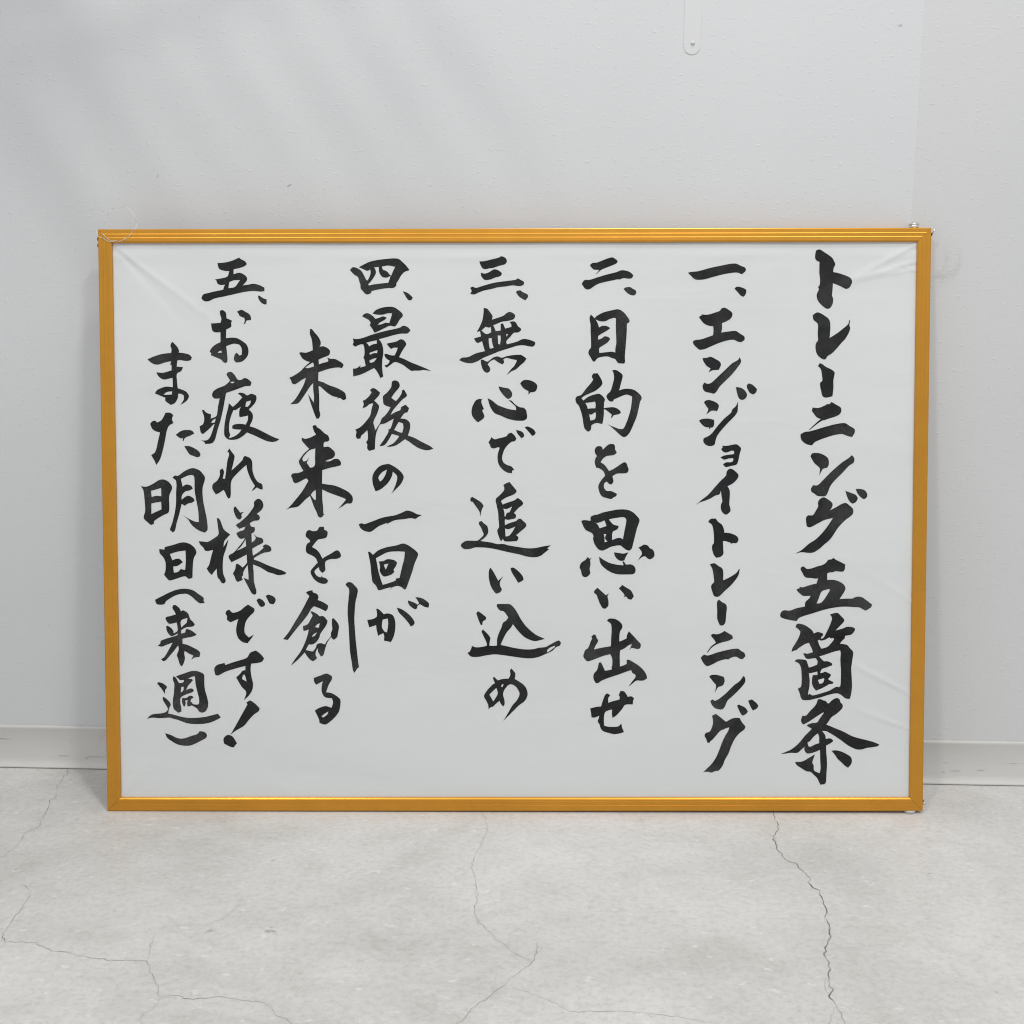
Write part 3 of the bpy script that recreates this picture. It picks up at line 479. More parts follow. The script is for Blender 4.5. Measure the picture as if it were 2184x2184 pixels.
-2043,6044 -1997,6036 -1914,6052 -1797,6093 -1648,6134 -1515,6163 -1440,6183 -1407,6204 -1349,6187 -1312,6146 -1349,6109 -1432,6105 -1532,6085 -1632,6056 -1715,6035 -1694,6011 -1670,5961 -1658,5870 -1671,5780 -1675,5697 -1668,5606 -1660,5565 -1697,5544 -1718,5590 -1742,5631 -1775,5672 -1834,5643 -1934,5594 -2042,5565 -2042,5598 -2045,5664 -1999,5669 -1945,5706 -1954,5677 -1883,5697 -1899,5780 -1911,5805 -1899,5829 -1898,5920 -1910,5970 -1948,5970 -2014,5941 -2047,5966 -2035,5995
-1877,5990 -1815,6007 -1740,6023 -1740,5978 -1790,5970 -1836,5945 -1856,5974
-1836,5862 -1790,5879 -1732,5899 -1737,5858 -1782,5858 -1828,5838
-1834,5767 -1791,5788 -1741,5800 -1766,5763 -1791,5743 -1829,5739
-1616,5978 -1566,5990 -1491,6006 -1441,6033 -1400,6023 -1367,5977 -1375,5953 -1409,5903 -1442,5845 -1459,5808 -1401,5787 -1318,5746 -1235,5713 -1144,5676 -1053,5634 -1152,5647 -1202,5639 -1269,5639 -1302,5635 -1352,5668 -1401,5705 -1459,5734 -1517,5746 -1567,5713 -1617,5676 -1646,5701 -1600,5722 -1575,5763 -1617,5788 -1641,5821 -1645,5846 -1616,5850 -1567,5833 -1517,5829 -1492,5878 -1475,5928 -1525,5928 -1562,5912 -1591,5945
#
-1831,5394 -1793,5418 -1752,5402 -1702,5360 -1719,5323 -1753,5286 -1778,5261 -1720,5199 -1720,5157 -1746,5083 -1788,4992 -1776,4925 -1763,4884 -1738,4925 -1705,4975 -1683,5033 -1646,5066 -1604,5116 -1570,5174 -1653,5211 -1665,5265 -1665,5315 -1611,5364 -1561,5431 -1556,5464 -1548,5501 -1514,5515 -1469,5497 -1452,5447 -1469,5414 -1519,5356 -1561,5294 -1503,5252 -1462,5298 -1428,5356 -1424,5389 -1399,5399 -1362,5331 -1370,5310 -1420,5273 -1487,5199 -1537,5141 -1571,5079 -1504,5116 -1446,5141 -1437,5174 -1379,5207 -1337,5165 -1354,5116 -1396,5099 -1446,5033 -1380,5024 -1330,4983 -1322,4925 -1335,4867 -1352,4817 -1273,4788 -1173,4734 -1073,4684 -1028,4650 -1107,4630 -1198,4650 -1273,4692 -1340,4742 -1389,4771 -1440,4734 -1506,4692 -1573,4676 -1623,4676 -1590,4692 -1540,4717 -1498,4759 -1460,4809 -1506,4825 -1556,4838 -1589,4776 -1623,4726 -1656,4693 -1715,4684 -1689,4718 -1639,4792 -1597,4867 -1601,4892 -1572,4908 -1530,5033 -1588,5000 -1655,4967 -1701,4958 -1730,4909 -1755,4842 -1768,4743 -1773,4643 -1844,4622 -1869,4651 -1869,4709 -1885,4730 -1864,4763 -1860,4826 -1867,4888 -1914,4842 -1943,4818 -1956,4780 -1997,4776 -2014,4809 -2005,4867 -2021,4892 -1955,4925 -1888,4992 -1829,5075 -1812,5149 -1790,5228 -1836,5216 -1878,5183 -1928,5162 -1911,5216 -1923,5257 -1894,5270 -1844,5315 -1810,5365
-1467,4991 -1413,4970 -1409,4908 -1426,4850 -1472,4863 -1526,4888 -1497,4942
#
-1768,4110 -1801,4202 -1805,4302 -1767,4376 -1700,4435 -1616,4455 -1583,4451 -1500,4405 -1433,4343 -1408,4293 -1425,4235 -1459,4185 -1509,4135 -1568,4076 -1539,4126 -1501,4226 -1492,4301 -1546,4360 -1559,4301 -1601,4226 -1668,4160 -1726,4122
-1730,4285 -1683,4351 -1621,4386 -1638,4326 -1676,4260 -1709,4231
#
-1985,3689 -1946,3701 -1916,3689 -1787,3734 -1668,3776 -1519,3803 -1430,3837 -1370,3862 -1301,3847 -1242,3817 -1178,3805 -1222,3783 -1262,3758 -1321,3766 -1411,3753 -1529,3738 -1619,3694 -1629,3704 -1728,3664 -1817,3600 -1857,3590 -1926,3610 -1966,3645
#
-1869,3332 -1849,3339 -1805,3297 -1740,3352 -1640,3391 -1511,3416 -1412,3441 -1313,3391 -1234,3322 -1230,3292 -1275,3183 -1305,3083 -1340,2984 -1385,2864 -1405,2852 -1455,2889 -1494,2899 -1564,2879 -1594,2844 -1574,2884 -1653,2864 -1713,2845 -1743,2845 -1772,2904 -1812,2949 -1826,3034 -1840,3183
-1770,3252 -1700,3292 -1611,3332 -1492,3342 -1398,3337 -1408,3242 -1434,3143 -1469,2999 -1514,2994 -1519,2969 -1593,2939 -1683,2912 -1712,2994 -1741,3103 -1756,3193
-1731,3213 -1671,3218 -1621,3242 -1532,3227 -1498,3198 -1513,3153 -1543,3108 -1533,3078 -1573,3044 -1662,3019 -1692,3039 -1721,3093 -1716,3143
-1666,3173 -1607,3185 -1627,3143 -1642,3108 -1657,3138
#
-1769,2605 -1744,2603 -1695,2560 -1675,2536 -1615,2545 -1556,2520 -1527,2446 -1527,2346 -1548,2246 -1583,2176 -1622,2186 -1672,2196 -1667,2246 -1677,2291 -1716,2276 -1746,2256 -1766,2346 -1770,2396 -1815,2381 -1860,2366 -1875,2426 -1884,2461 -1815,2474 -1765,2501 -1759,2556
-1686,2466 -1621,2481 -1616,2406 -1632,2301 -1662,2311 -1696,2366 -1694,2426
-1506,2620 -1446,2600 -1377,2555 -1308,2485 -1278,2425 -1298,2391 -1328,2378 -1358,2426 -1417,2495 -1476,2555
-1361,2713 -1297,2690 -1257,2670 -1239,2657 -1218,2675 -1237,2710 -1267,2755 -1197,2745 -1138,2715 -1093,2670 -1099,2620 -1148,2630 -1208,2665 -1238,2645 -1248,2610 -1272,2600 -1327,2635 -1357,2675
#
-2584,6165 -2563,6163 -2529,6122 -2487,6073 -2456,6018 -2451,5975 -2466,5942 -2414,5945 -2365,5923 -2334,5889 -2335,5865 -2350,5834 -2409,5810 -2464,5786 -2480,5779 -2477,5718 -2422,5737 -2366,5752 -2354,5773 -2372,5804 -2323,5788 -2268,5785 -2212,5755 -2170,5724 -2164,5706 -2188,5669 -2213,5678 -2262,5678 -2349,5663 -2423,5639 -2483,5620 -2488,5510 -2424,5492 -2350,5455 -2276,5430 -2203,5396 -2148,5356 -2136,5313 -2133,5283 -2167,5267 -2216,5295 -2253,5280 -2234,5301 -2308,5320 -2376,5363 -2431,5412 -2467,5443 -2483,5443 -2477,5344 -2475,5252 -2476,5142 -2464,5087 -2471,5056 -2486,5034 -2514,5034 -2544,5111 -2568,5179 -2592,5253 -2619,5351 -2586,5296 -2546,5234 -2542,5314 -2551,5406 -2550,5483 -2584,5449 -2634,5375 -2684,5302 -2740,5231 -2790,5219 -2845,5216 -2802,5253 -2752,5320 -2708,5394 -2670,5467 -2642,5550 -2695,5523 -2744,5489 -2787,5468 -2821,5483 -2830,5517 -2854,5550 -2793,5578 -2718,5627 -2681,5663 -2637,5706 -2588,5749 -2631,5761 -2680,5789 -2704,5823 -2725,5865 -2698,5872 -2642,5865 -2553,5896 -2555,5945 -2564,6030 -2588,6110
-2650,5679 -2600,5715 -2551,5743 -2542,5724 -2542,5691 -2582,5679 -2632,5670
#
-2564,4934 -2544,4950 -2512,4944 -2512,4928 -2467,4899 -2409,4844 -2370,4821 -2351,4769 -2368,4744 -2410,4737 -2426,4711 -2423,4669 -2365,4676 -2313,4640 -2285,4608 -2285,4562 -2314,4530 -2366,4511 -2412,4491 -2347,4491 -2288,4520 -2237,4517 -2205,4472 -2211,4439 -2276,4423 -2361,4404 -2445,4378 -2450,4206 -2382,4196 -2285,4180 -2188,4141 -2110,4096 -2065,4044 -2059,3998 -2069,3966 -2091,3953 -2137,3953 -2189,3920 -2248,3882 -2202,3933 -2143,4005 -2175,4024 -2266,4057 -2370,4096 -2447,4132 -2448,4018 -2439,3921 -2434,3823 -2424,3813 -2437,3804 -2450,3781 -2476,3774 -2502,3791 -2521,3843 -2553,3908 -2578,3979 -2604,4051 -2663,4005 -2715,3953 -2761,3914 -2865,3895 -2911,3872 -2852,3928 -2786,4005 -2707,4103 -2622,4242 -2644,4275 -2686,4258 -2745,4226 -2791,4210 -2816,4233 -2826,4271 -2842,4304 -2828,4333 -2751,4343 -2685,4369 -2711,4414 -2743,4485 -2723,4527 -2677,4589 -2608,4650 -2644,4686 -2701,4757 -2701,4792 -2656,4776 -2578,4799 -2519,4831 -2545,4873
-2697,4524 -2651,4589 -2599,4634 -2530,4656 -2535,4550 -2539,4440 -2568,4414 -2601,4411 -2620,4440 -2642,4472 -2609,4543 -2645,4498 -2684,4488
-2594,4064 -2564,4103 -2532,4128 -2529,4083 -2530,3999 -2552,4005
#
-2662,3534 -2658,3577 -2643,3605 -2611,3614 -2576,3601 -2519,3608 -2483,3655 -2429,3655 -2426,3616 -2398,3608 -2382,3583 -2398,3523 -2441,3505 -2502,3494 -2541,3455 -2585,3398 -2535,3370 -2493,3327 -2451,3248 -2408,3277 -2336,3316 -2279,3352 -2243,3348 -2215,3298 -2222,3269 -2265,3248 -2336,3244 -2394,3227 -2415,3205 -2419,3155 -2416,3102 -2452,3066 -2487,3098 -2498,3141 -2537,3112 -2555,3084 -2538,3044 -2502,3016 -2467,3009 -2467,3034 -2449,3009 -2410,2998 -2381,2966 -2396,2937 -2432,2926 -2482,2934 -2538,2966 -2581,3016 -2605,3084 -2566,3141 -2512,3198 -2536,3252 -2579,3287 -2646,3320 -2663,3355 -2649,3434 -2605,3466 -2619,3494
#
-2667,2814 -2632,2834 -2582,2844 -2578,2819 -2523,2794 -2506,2749 -2519,2719 -2445,2689 -2385,2649 -2391,2604 -2416,2574 -2485,2609 -2564,2639 -2604,2600 -2645,2530 -2715,2440 -2775,2370 -2846,2280 -2906,2205 -2966,2215 -2895,2300 -2815,2430 -2734,2560 -2643,2729 -2623,2769
-2614,2570 -2585,2570 -2515,2530 -2496,2510 -2446,2510 -2392,2450 -2407,2400 -2447,2340 -2488,2280 -2503,2230 -2548,2170 -2598,2145 -2633,2150 -2658,2110 -2674,2075 -2619,2060 -2584,2055 -2549,2100 -2529,2150 -2479,2162 -2429,2145 -2409,2180 -2352,2255 -2353,2290 -2333,2340 -2337,2410 -2337,2475 -2317,2485 -2268,2430 -2248,2380 -2259,2300 -2274,2240 -2314,2205 -2344,2230 -2348,2245 -2399,2170 -2417,2120 -2435,2060 -2450,2010 -2480,1990 -2505,2030 -2519,2060 -2519,2100 -2544,2060 -2550,2010 -2530,1970 -2580,1928 -2620,1950 -2669,2010 -2689,2045 -2729,2000 -2789,1940 -2870,1870 -2819,1950 -2738,2060 -2677,2190 -2647,2280 -2636,2340 -2676,2325 -2701,2320 -2711,2380 -2646,2410 -2605,2480 -2585,2520
-2557,2370 -2526,2405 -2491,2420 -2507,2360
-2597,2240 -2577,2275 -2527,2305 -2557,2260
-2160,2913 -2135,2943 -2085,2943 -2046,2908 -2004,2853 -2012,2779 -2032,2699 -2043,2589 -2049,2459 -2042,2320 -2031,2170 -2017,2040 -2003,1909 -1993,1854 -2018,1834 -2053,1779 -2073,1819 -2087,1920 -2106,2040 -2115,2200 -2124,2380 -2135,2569 -2121,2739 -2115,2858
#
-2577,1714 -2492,1744 -2412,1771 -2343,1739 -2343,1699 -2383,1629 -2419,1529 -2354,1519 -2295,1488 -2240,1438 -2236,1368 -2257,1277 -2307,1207 -2367,1152 -2432,1111 -2507,1132 -2512,1177 -2566,1293 -2505,1328 -2426,1350 -2351,1328 -2330,1398 -2345,1453 -2435,1468 -2474,1539 -2473,1619 -2458,1674 -2503,1649 -2543,1627 -2568,1659
-2481,1217 -2446,1247 -2391,1282 -2406,1242 -2457,1202
#
-3749,6994 -3699,6996 -3630,7005 -3560,7024 -3514,7043 -3476,7061 -3445,7039 -3399,7016 -3377,6982 -3400,6959 -3454,6937 -3546,6916 -3547,6853 -3470,6872 -3394,6834 -3375,6792 -3395,6754 -3437,6712 -3357,6724 -3295,6734 -3219,6716 -3158,6685 -3158,6644 -3196,6636 -3296,6644 -3411,6632 -3550,6602 -3688,6572 -3796,6549 -3858,6519 -3912,6515 -3938,6531 -3957,6553 -3934,6599 -3872,6618 -3772,6641 -3680,6660 -3672,6690 -3656,6724 -3717,6720 -3755,6743 -3763,6774 -3782,6789 -3701,6803 -3624,6827 -3600,6895 -3646,6895 -3723,6918 -3741,6956
-3614,6678 -3602,6755 -3548,6777 -3463,6782 -3487,6751 -3533,6694
#
-3239,6587 -3220,6583 -3182,6556 -3132,6537 -3133,6476 -3164,6476 -3209,6507 -3236,6552
#
-3725,6393 -3706,6404 -3675,6397 -3649,6366 -3642,6301 -3607,6286 -3573,6271 -3585,6240 -3581,6202 -3601,6183 -3647,6160 -3652,6050 -3572,6057 -3510,6049 -3449,6015 -3396,5973 -3369,5904 -3378,5835 -3421,5778 -3467,5751 -3529,5744 -3555,5782 -3539,5851 -3516,5866 -3482,5831 -3455,5843 -3454,5912 -3480,5965 -3542,5981 -3588,5973 -3650,5950 -3643,5881 -3637,5759 -3660,5736 -3691,5751 -3713,5778 -3790,5813 -3847,5836 -3839,5859 -3862,5882 -3835,5928 -3780,5973 -3722,6000 -3721,6126 -3794,6126 -3824,6149 -3835,6203 -3838,6237 -3792,6237 -3719,6244 -3707,6294 -3722,6347
-3762,5866 -3735,5889 -3712,5893 -3708,5866
-3510,6384 -3452,6406 -3399,6381 -3345,6343 -3331,6286 -3338,6278 -3388,6272 -3408,6232 -3427,6229 -3412,6263 -3415,6305 -3476,6332 -3491,6362
#
-3652,5595 -3630,5620 -3587,5623 -3545,5582 -3506,5526 -3459,5526 -3424,5547 -3373,5530 -3334,5491 -3348,5448 -3417,5444 -3521,5406 -3659,5359 -3673,5290 -3696,5170 -3728,5032 -3777,4877 -3809,4765 -3848,4722 -3935,4713 -3943,4739 -3986,4757 -3908,4761 -3865,4808 -3811,4959 -3819,4967 -3890,4894 -3959,4838 -3985,4856 -4001,4938 -3958,4963 -3940,5041 -3968,5140 -3947,5144 -3913,5110 -3853,5088 -3858,5032 -3784,5071 -3765,5178 -3742,5290 -3807,5290 -3837,5324 -3823,5376 -3762,5419 -3675,5453 -3623,5496 -3606,5517 -3631,5556
-3854,4980 -3832,5015 -3794,5036 -3806,4985
-3606,5492 -3580,5503 -3546,5498 -3580,5480
-3508,5350 -3487,5363 -3435,5354 -3392,5328 -3340,5348 -3280,5328 -3272,5289 -3290,5238 -3325,5195 -3372,5152 -3326,5092 -3326,5023 -3366,4937 -3284,4911 -3173,4855 -3061,4799 -2988,4773 -3027,4747 -3087,4738 -3165,4756 -3285,4812 -3397,4859 -3458,4808 -3528,4773 -3632,4769 -3683,4817 -3686,4929 -3663,5066 -3636,5169 -3626,5230 -3575,5182 -3523,5225 -3453,5303 -3483,5333
-3567,5144 -3537,5144 -3506,5165 -3463,5188 -3489,5152 -3494,5062 -3482,5053 -3382,5073 -3387,5014 -3413,4958 -3474,4967 -3552,4961 -3586,4941 -3583,4907 -3544,4898 -3466,4894 -3510,4842 -3571,4804 -3632,4784 -3614,4825 -3626,4877 -3620,4989 -3593,5083
-3415,5186 -3406,5247 -3345,5264 -3354,5221 -3385,5182
#
-3651,4618 -3624,4654 -3595,4610 -3561,4562 -3570,4497 -3602,4376 -3549,4420 -3462,4506 -3444,4549 -3422,4558 -3358,4527 -3337,4480 -3333,4376 -3308,4290 -3266,4229 -3214,4199 -3206,4134 -3241,4138 -3279,4160 -3336,4117 -3345,4118 -3305,4177 -3360,4272 -3398,4376 -3411,4445 -3463,4402 -3550,4316 -3594,4264 -3612,4204 -3614,4082 -3623,4030 -3645,4017 -3666,4048 -3683,4091 -3704,4130 -3761,4091 -3805,4070 -3847,4143 -3842,4199 -3785,4247 -3750,4316 -3749,4377 -3714,4401 -3697,4359 -3715,4273 -3685,4268 -3671,4359 -3652,4497 -3629,4592
#
-3796,3764 -3779,3770 -3758,3750 -3732,3682 -3705,3620 -3628,3559 -3666,3518 -3704,3470 -3715,3395 -3652,3498 -3667,3429 -3688,3361 -3716,3279 -3725,3211 -3728,3122 -3719,3046 -3693,2978 -3696,2951 -3720,2930 -3748,2944 -3771,2985 -3788,2999 -3801,3047 -3804,3122 -3835,3088 -3869,3040 -3903,3074 -3933,3122 -3902,3170 -3873,3279 -3848,3361 -3927,3348 -3954,3358 -3974,3395 -4008,3426 -4031,3474 -3960,3467 -3919,3464 -3850,3501 -3778,3559 -3783,3655
-3580,3893 -3559,3920 -3532,3886 -3495,3838 -3444,3849 -3475,3825 -3482,3797 -3472,3784 -3499,3750 -3530,3757 -3554,3791 -3573,3838
-3320,3968 -3299,3995 -3265,4015 -3224,3995 -3201,3947 -3205,3906 -3233,3865 -3287,3821 -3254,3801 -3247,3763 -3268,3739 -3323,3733 -3377,3702 -3357,3661 -3313,3651 -3314,3606 -3338,3579 -3355,3572 -3353,3456 -3318,3484 -3298,3518 -3331,3569 -3284,3528 -3223,3511 -3203,3477 -3216,3449 -3285,3415 -3347,3378 -3341,3286 -3286,3320 -3224,3367 -3200,3395 -3217,3408 -3176,3432 -3115,3402 -3101,3361 -3122,3340 -3204,3323 -3280,3286 -3328,3255 -3328,3238 -3267,3217 -3206,3190 -3138,3159 -3056,3128 -2961,3094 -2913,3066 -2934,3049 -3023,3039 -3084,3060 -3152,3080 -3240,3135 -3342,3176 -3333,3074 -3331,2971 -3318,2902 -3301,2841 -3305,2800 -3326,2786 -3360,2807 -3393,2868 -3433,2944 -3463,3005 -3399,2978 -3401,3074 -3407,3169 -3438,3128 -3466,3074 -3470,3033 -3487,3019 -3474,2978 -3536,2950 -3563,2978 -3576,3019 -3599,3060 -3568,3115 -3557,3176 -3540,3187 -3499,3159 -3472,3135 -3417,3197 -3417,3238 -3419,3303 -3491,3265 -3546,3238 -3615,3204 -3652,3269 -3641,3296 -3586,3327 -3531,3388 -3469,3463 -3437,3514 -3495,3504 -3522,3525 -3549,3573 -3515,3596 -3453,3617 -3431,3658 -3473,3647 -3508,3630 -3555,3675 -3534,3695 -3500,3716 -3438,3770 -3390,3818 -3320,3920
-3552,3347 -3483,3415 -3431,3497 -3425,3409 -3483,3378
#
-3699,2545 -3685,2579 -3651,2596 -3607,2556 -3517,2579 -3461,2624 -3410,2661 -3327,2607 -3333,2567 -3384,2517 -3435,2450 -3458,2360 -3453,2292 -3404,2236 -3336,2275 -3381,2213 -3421,2163 -3488,2180 -3544,2236 -3565,2326 -3553,2416 -3535,2474 -3586,2455 -3636,2436 -3681,2467 -3680,2511
-3301,2719 -3269,2741 -3225,2719 -3192,2674 -3203,2640 -3243,2629 -3270,2657
-3182,2769 -3146,2788 -3068,2752 -3055,2713 -3080,2665 -3130,2674 -3158,2724
#
-3851,1836 -3817,1881 -3738,1904 -3721,1912 -3710,1881 -3614,1915 -3502,1949 -3429,1977 -3389,2039 -3316,2069 -3255,2022 -3210,1966 -3245,1921 -3379,1898 -3386,1819 -3375,1729 -3356,1627 -3372,1548 -3417,1481 -3474,1430 -3445,1531 -3506,1605 -3572,1723 -3526,1763 -3487,1808 -3453,1814 -3452,1870 -3582,1836 -3705,1797 -3807,1746 -3841,1757
-3496,1701 -3487,1746 -3465,1761 -3448,1718 -3440,1667
#
-3446,1396 -3396,1426 -3329,1379 -3275,1322 -3285,1288 -3353,1237 -3421,1164 -3478,1096 -3591,1028 -3659,977 -3625,1028 -3510,1232 -3430,1373
-3744,926 -3704,971 -3665,974 -3626,954 -3573,869 -3616,813 -3661,824 -3739,864
#
-4357,5963 -4334,6006 -4275,5946 -4250,5895 -4254,5869 -4190,5862 -4121,5843 -4087,5809 -4101,5774 -4157,5764 -4243,5776 -4273,5770 -4283,5693 -4201,5685 -4227,5637 -4280,5603 -4281,5509 -4273,5419 -4179,5384 -4141,5345 -4133,5311 -4163,5260 -4242,5208 -4198,5277 -4197,5328 -4231,5350 -4270,5350 -4271,5303 -4311,5234 -4363,5208 -4431,5260 -4431,5299 -4482,5320 -4564,5355 -4533,5398 -4455,5432 -4411,5440 -4334,5432 -4336,5552 -4393,5539 -4453,5531 -4513,5569 -4542,5621 -4452,5616 -4348,5646 -4347,5715 -4364,5719 -4351,5762 -4433,5745 -4515,5719 -4588,5732 -4652,5784 -4578,5818 -4466,5852 -4349,5865 -4344,5912
-4456,5337 -4412,5372 -4343,5380 -4348,5341 -4404,5337
#
-4630,4968 -4599,5002 -4560,5006 -4543,4985 -4486,5015 -4451,5071 -4433,5109 -4373,5109 -4334,5079 -4352,5028 -4333,4980 -4392,4941 -4419,4881 -4442,4769 -4470,4648 -4511,4519 -4559,4446 -4580,4497 -4623,4571 -4570,4614 -4533,4752 -4506,4860 -4566,4877 -4605,4907
-4307,4829 -4238,4877 -4168,4891 -4099,4881 -4069,4846 -4117,4821 -4187,4790 -4209,4747 -4218,4752 -4213,4786 -4248,4786
-4199,4687 -4128,4683 -4033,4635 -3995,4588 -4000,4557 -4034,4544 -4086,4562 -4129,4579 -4172,4639
#
-4761,4178 -4696,4169 -4622,4197 -4519,4257 -4463,4260 -4399,4224 -4362,4159 -4401,4048 -4408,3849 -4479,3807 -4596,3733 -4601,3695 -4639,3681 -4684,3719 -4730,3770 -4710,3863 -4717,4011 -4730,4123
-4632,4118 -4576,4132 -4502,4155 -4501,4048 -4563,4053 -4626,4039
-4630,3956 -4569,3969 -4504,3979 -4501,3881 -4562,3853 -4632,3821
-4356,4284 -4323,4312 -4286,4308 -4192,4372 -4099,4405 -4016,4381 -3970,4335 -3941,4279 -3973,4150 -3970,4011 -3948,3881 -3926,3769 -3916,3620 -3952,3583 -4007,3602 -4072,3639 -4127,3695 -4163,3751 -4232,3807 -4145,3755 -4071,3723 -4026,3718 -4032,3862 -4058,4011 -4075,4131 -4077,4289 -4100,4317 -4156,4312 -4249,4270 -4228,4169 -4185,4196 -4121,4182 -4098,4145 -4140,4122 -4196,4108 -4238,4057 -4244,4002 -4197,4039 -4159,4055 -4095,4025 -4077,3992 -4105,3969 -4161,3955 -4203,3927 -4244,3951 -4274,3825 -4313,3695 -4333,3611 -4361,3584 -4398,3621 -4359,3732 -4319,3918 -4312,4085 -4310,4243
#
-4536,3374 -4471,3365 -4466,3398 -4363,3425 -4242,3458 -4158,3444 -4085,3388 -4062,3327 -4096,3257 -4111,3136 -4117,3006 -4164,2992 -4210,3024 -4285,3006 -4407,2970 -4434,2987 -4480,3043 -4461,3099 -4459,3202 -4486,3267 -4532,3323
-4402,3309 -4299,3341 -4201,3355 -4198,3230 -4209,3104 -4265,3118 -4303,3080 -4354,3071 -4362,3150 -4302,3160 -4236,3206 -4282,3248 -4319,3248 -4371,3230
#
-4599,2723 -4514,2767 -4419,2814 -4336,2847 -4247,2864 -4159,2858 -4100,2838 -4042,2796 -3977,2746 -3978,2710 -3963,2684 -4025,2678 -4072,2710 -4131,2764 -4189,2799 -4230,2800 -4307,2790 -4384,2755 -4462,2702 -4483,2666 -4569,2663 -4592,2687
#
-4380,2622 -4362,2657 -4333,2651 -4286,2610 -4272,2574 -4239,2586 -4181,2548 -4152,2473 -4117,2438 -4094,2405 -4118,2381 -4207,2367 -4269,2334 -4270,2287 -4219,2301 -4213,2331 -4201,2349 -4154,2334 -4107,2304 -4072,2272 -4120,2251 -4191,2236 -4256,2221 -4254,2156 -4198,2144 -4133,2114 -4063,2076 -4031,2040 -4040,1986 -4099,1980 -4147,1951 -4117,2004 -4170,2028 -4228,2064 -4235,2034 -4227,1975 -4236,1927 -4254,1885 -4273,1864 -4296,1897 -4313,1957 -4330,2010 -4317,2046 -4305,2082 -4310,2138 -4358,2076 -4419,2004 -4479,1939 -4508,1933 -4532,1957 -4490,1987 -4441,2064 -4381,2171 -4452,2147 -4523,2120 -4574,2132 -4541,2159 -4534,2192 -4475,2218 -4409,2239 -4323,2266 -4314,2290 -4391,2254 -4421,2272 -4455,2325 -4461,2385 -4443,2388 -4402,2361 -4373,2325 -4367,2290 -4320,2319 -4316,2367 -4327,2432 -4371,2420 -4419,2414 -4448,2438 -4471,2480 -4459,2500 -4400,2515 -4334,2536 -4357,2580
-4277,2426 -4264,2462 -4187,2491 -4200,2426 -4236,2396 -4266,2364
#
-4588,1642 -4573,1662 -4531,1650 -4498,1634 -4465,1602 -4465,1586 -4485,1563 -4491,1506 -4521,1557 -4554,1603
-4517,1473 -4478,1450 -4434,1405 -4417,1371 -4441,1314 -4452,1255 -4391,1241 -4296,1215 -4201,1198 -4100,1198 -3987,1209 -3886,1232 -3812,1252 -3777,1201 -3864,1156 -3932,1133 -4016,1119 -4146,1119 -4224,1133 -4308,1164 -4381,1187 -4437,1201 -4560,1195 -4661,1201 -4723,1187 -4689,1224 -4644,1246 -4520,1260 -4475,1280 -4455,1314 -4490,1382 -4518,1433
-4384,1732 -4362,1732 -4351,1721 -4323,1676 -4307,1648 -4262,1653 -4242,1676 -4245,1690 -4295,1687 -4317,1710 -4340,1727 -4342,1738 -4260,1766 -4159,1800 -4092,1806 -4030,1789 -3988,1763 -3981,1721 -3982,1625 -3974,1557 -3955,1489 -3937,1405 -3941,1337 -3975,1280 -4020,1266 -4054,1280 -4076,1314 -4148,1359 -4176,1348 -4204,1348 -4207,1393 -4198,1427 -4231,1422 -4226,1376 -4247,1337 -4274,1405 -4265,1461 -4242,1453 -4208,1461 -4174,1484 -4135,1478 -4124,1458 -4153,1444 -4164,1410 -4147,1399 -4131,1376 -4097,1371 -4064,1371 -4052,1388 -4054,1455 -4073,1535 -4094,1636 -4101,1727 -4104,1738 -4143,1729 -4194,1704 -4138,1701 -4130,1681 -4161,1648 -4195,1608 -4218,1552 -4184,1574 -4140,1577 -4117,1552 -4140,1529 -4208,1506 -4287,1461 -4294,1393 -4283,1331 -4281,1280 -4323,1263 -4357,1292 -4379,1314 -4392,1399 -4376,1512 -4369,1591 -4369,1648 -4385,1687
-4280,1597 -4246,1602 -4255,1552 -4278,1529 -4286,1535
#
-4496,1000 -4417,974 -4350,940 -4294,929 -4238,935 -4159,963 -4080,989 -4051,1025 -3990,1014 -3959,980 -3968,940 -4036,901 -4115,861 -4183,838 -4262,838 -4340,855 -4418,901 -4468,940'''
def smooth_loop(P):
    out = []; n = len(P)
    for i in range(n):
        p0, p1, p2, p3 = P[i - 1], P[i], P[(i + 1) % n], P[(i + 2) % n]
        def turn(a, b2, c2):
            d1, d2 = b2 - a, c2 - b2
            if d1.length < 1e-7 or d2.length < 1e-7: return 0
            return abs(d1.angle(d2))
        c1, c2 = turn(p0, p1, p2) > math.radians(58), turn(p1, p2, p3) > math.radians(58)
        L = (p2 - p1).length
        m1 = (p2 - p1) if c1 else (p2 - p0) * (L / max(1e-9, (p2 - p1).length + (p1 - p0).length))
        m2 = (p2 - p1) if c2 else (p3 - p1) * (L / max(1e-9, (p3 - p2).length + (p2 - p1).length))
        k = max(1, min(5, int(L / 0.0011)))
        for s in range(k):
            t = s / k; t2, t3 = t * t, t * t * t
            q = p1 * (2 * t3 - 3 * t2 + 1) + m1 * (t3 - 2 * t2 + t) + p2 * (-2 * t3 + 3 * t2) + m2 * (t3 - t2)
            if s: q = q + Vector((noise.noise(q.to_3d() * 900), noise.noise(q.to_3d() * 900 + Vector((5, 5, 5))))) * 0.00012
            out.append(q)
    return out
def inside(pt, poly):
    r = False; n = len(poly)
    for i in range(n):
        a, b2 = poly[i], poly[i - 1]
        if (a.y > pt.y) != (b2.y > pt.y) and pt.x < (b2.x - a.x) * (pt.y - a.y) / (b2.y - a.y) + a.x: r = not r
    return r
